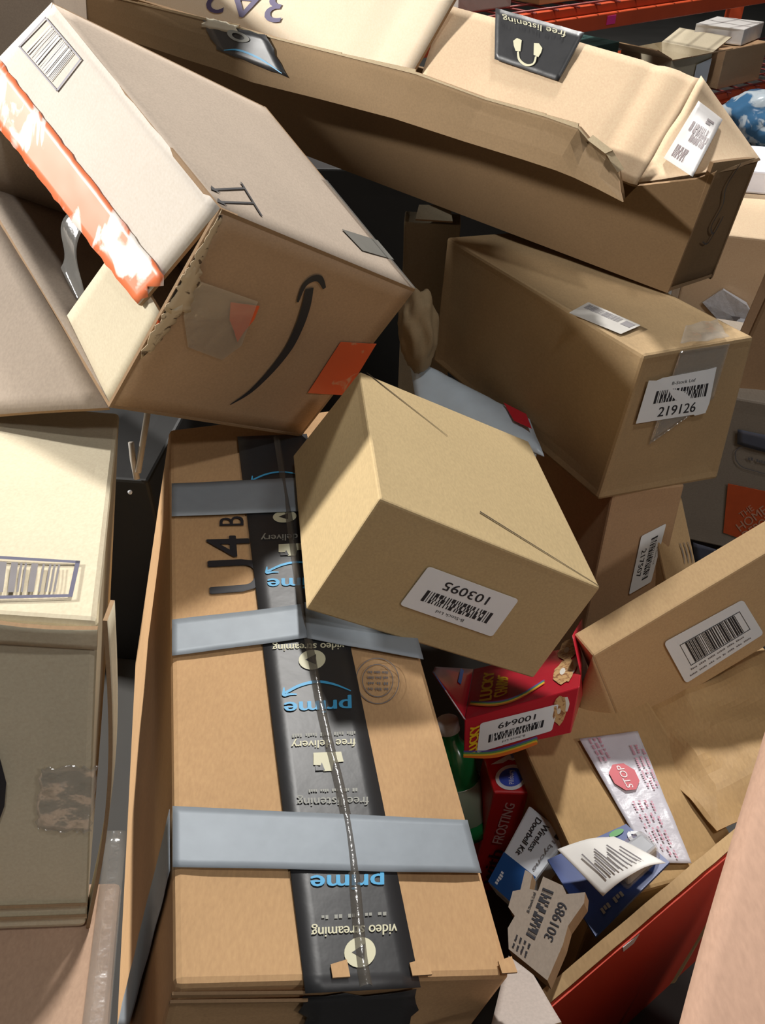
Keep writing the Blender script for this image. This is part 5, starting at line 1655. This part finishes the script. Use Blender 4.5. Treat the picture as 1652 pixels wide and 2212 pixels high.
def shelfbox(name, label, cat, at, yaw, dims, mat_, group=None, flaps=0, bevel=.004):
    a = R(yaw)
    ux, uy = V((math.cos(a), math.sin(a), 0)), V((-math.sin(a), math.cos(a), 0))
    at = V(at)
    cc = {(i, j, k): at + ux * (dims[0] * (i - .5)) + uy * (dims[1] * j) + V((0, 0, dims[2] * (1 - k))) for i, j, k in IDX}
    t = thing(name, label, cat, at, group)
    hexa('body', cc, mat_, t, n=5, dent=.004, seed=int(at.x * 100), bevel=bevel, skip=((2, 0),) if flaps else ())
    if flaps:
        for sgn_ in (0, 1):
            p0, p1 = cc[(sgn_, 0, 0)], cc[(sgn_, 1, 0)]
            o = ux * (.12 if sgn_ else -.12) + V((0, 0, .05))
            plate('flap', [p0, p1, p1 + o, p0 + o], .004, [K_D, EDGE], t, label='pale open flap')
        p0, p1 = cc[(0, 0, 0)], cc[(1, 0, 0)]
        o = -uy * .10 + V((0, 0, .03))
        plate('flap', [p0, p1, p1 + o, p0 + o], .004, [K_D, EDGE], t)
    return t, cc


yw = math.degrees(math.atan2(rd.y, rd.x))
zs = .196
SB1, cc = shelfbox('shelf_carton', 'open carton with pale flaps on the lower rack shelf', 'cardboard box', h0 + rd * .86 - rn * .10 + V((0, 0, zs - .55)), yw, (.30, .30, .16), K_D, 'cartons on the rack', flaps=1)
p = cc[(1, 0, 0)]
lbq = Frame([cc[(0, 0, 0)].lerp(cc[(1, 0, 0)], .62), cc[(0, 0, 0)].lerp(cc[(1, 0, 0)], .98), cc[(0, 0, 1)].lerp(cc[(1, 0, 1)], .98), cc[(0, 0, 1)].lerp(cc[(1, 0, 1)], .62)])
flat('label', lbq, [(0, .25), (1, .15), (1, .95), (0, .95)], WHITE, SB1, h=.006, label='white label')
shelfbox('shelf_carton', 'brown carton right of the open carton on the lower shelf', 'cardboard box', h0 + rd * 1.22 - rn * .06 + V((0, 0, zs - .55)), yw, (.34, .30, .17), K_K, 'cartons on the rack')
SB3, cc3 = shelfbox('shelf_carton', 'white topped carton at the right end of the lower shelf', 'cardboard box', h0 + rd * 1.30 - rn * .10 + V((0, 0, zs - .55 + .172)), yw + 14, (.26, .24, .07), plain('white_board', (226, 224, 220), .6), 'cartons on the rack')
shelfbox('shelf_carton', 'dark teal carton in shadow on the lower rack shelf', 'cardboard box', h0 + rd * .42 - rn * .30 + V((0, 0, zs - .55)), yw, (.30, .30, .22), plain('teal_board', (52, 84, 80), .6), 'cartons on the rack')
shelfbox('shelf_carton', 'dusky carton low in shadow left of the open shelf carton', 'cardboard box', h0 + rd * .56 - rn * .02 + V((0, 0, zs - .55)), yw, (.22, .26, .13), kraft('dusky_card', (112, 92, 78)), 'cartons on the rack')
SB6, cc6 = shelfbox('shelf_carton', 'tan carton with dark mark on the upper rack shelf', 'cardboard box', h0 + rd * -.05 - rn * .06 + V((0, 0, .651 - .55)), yw, (.34, .30, .25), K_N, 'cartons on the rack')
mfr = Frame([cc6[(0, 0, 0)], cc6[(1, 0, 0)], cc6[(1, 0, 1)], cc6[(0, 0, 1)]])
flat('printed_mark', mfr, [(.55, .55), (.75, .50), (.78, .8), (.6, .9)], INK, SB6, h=.005)
shelfbox('shelf_carton', 'grey white carton at the left on the upper rack shelf', 'cardboard box', h0 + rd * -.46 - rn * .10 + V((0, 0, .651 - .55)), yw, (.26, .30, .22), plain('grey_board', (168, 164, 156), .6), 'cartons on the rack')
shelfbox('shelf_carton', 'pale blue crate at the right on the upper rack shelf', 'crate', h0 + rd * .40 - rn * .12 + V((0, 0, .651 - .55)), yw, (.30, .30, .10), plain('pale_blue_board', (160, 190, 200), .5), 'cartons on the rack')
# blue plastic bag on the floor in front of the rack
bp_ = h0 + rd * 1.12 + rn * .22
bm = bmesh.new()
bmesh.ops.create_icosphere(bm, subdivisions=4, radius=1.0)
vs_ = []
for v in bm.verts:
    n_ = v.co.normalized()
    d2 = 1 + .15 * noise.noise(n_ * 3) + .12 * abs(noise.noise(n_ * 9))
    vs_.append((bp_.x + n_.x * .24 * d2, bp_.y + n_.y * .16 * d2, max(.001, .10 + n_.z * .14 * d2)))
fs = [tuple(v.index for v in f.verts) for f in bm.faces]
bm.free()
bb = mk('plastic_bag', vs_, fs, worn_tape('blue_printed_film', (70, 116, 156), (196, 208, 216), scale=9, thr=.52, rough=.2), None, smooth=True)
solo(bb, 'blue and white plastic bag below the rack at right', 'bag')
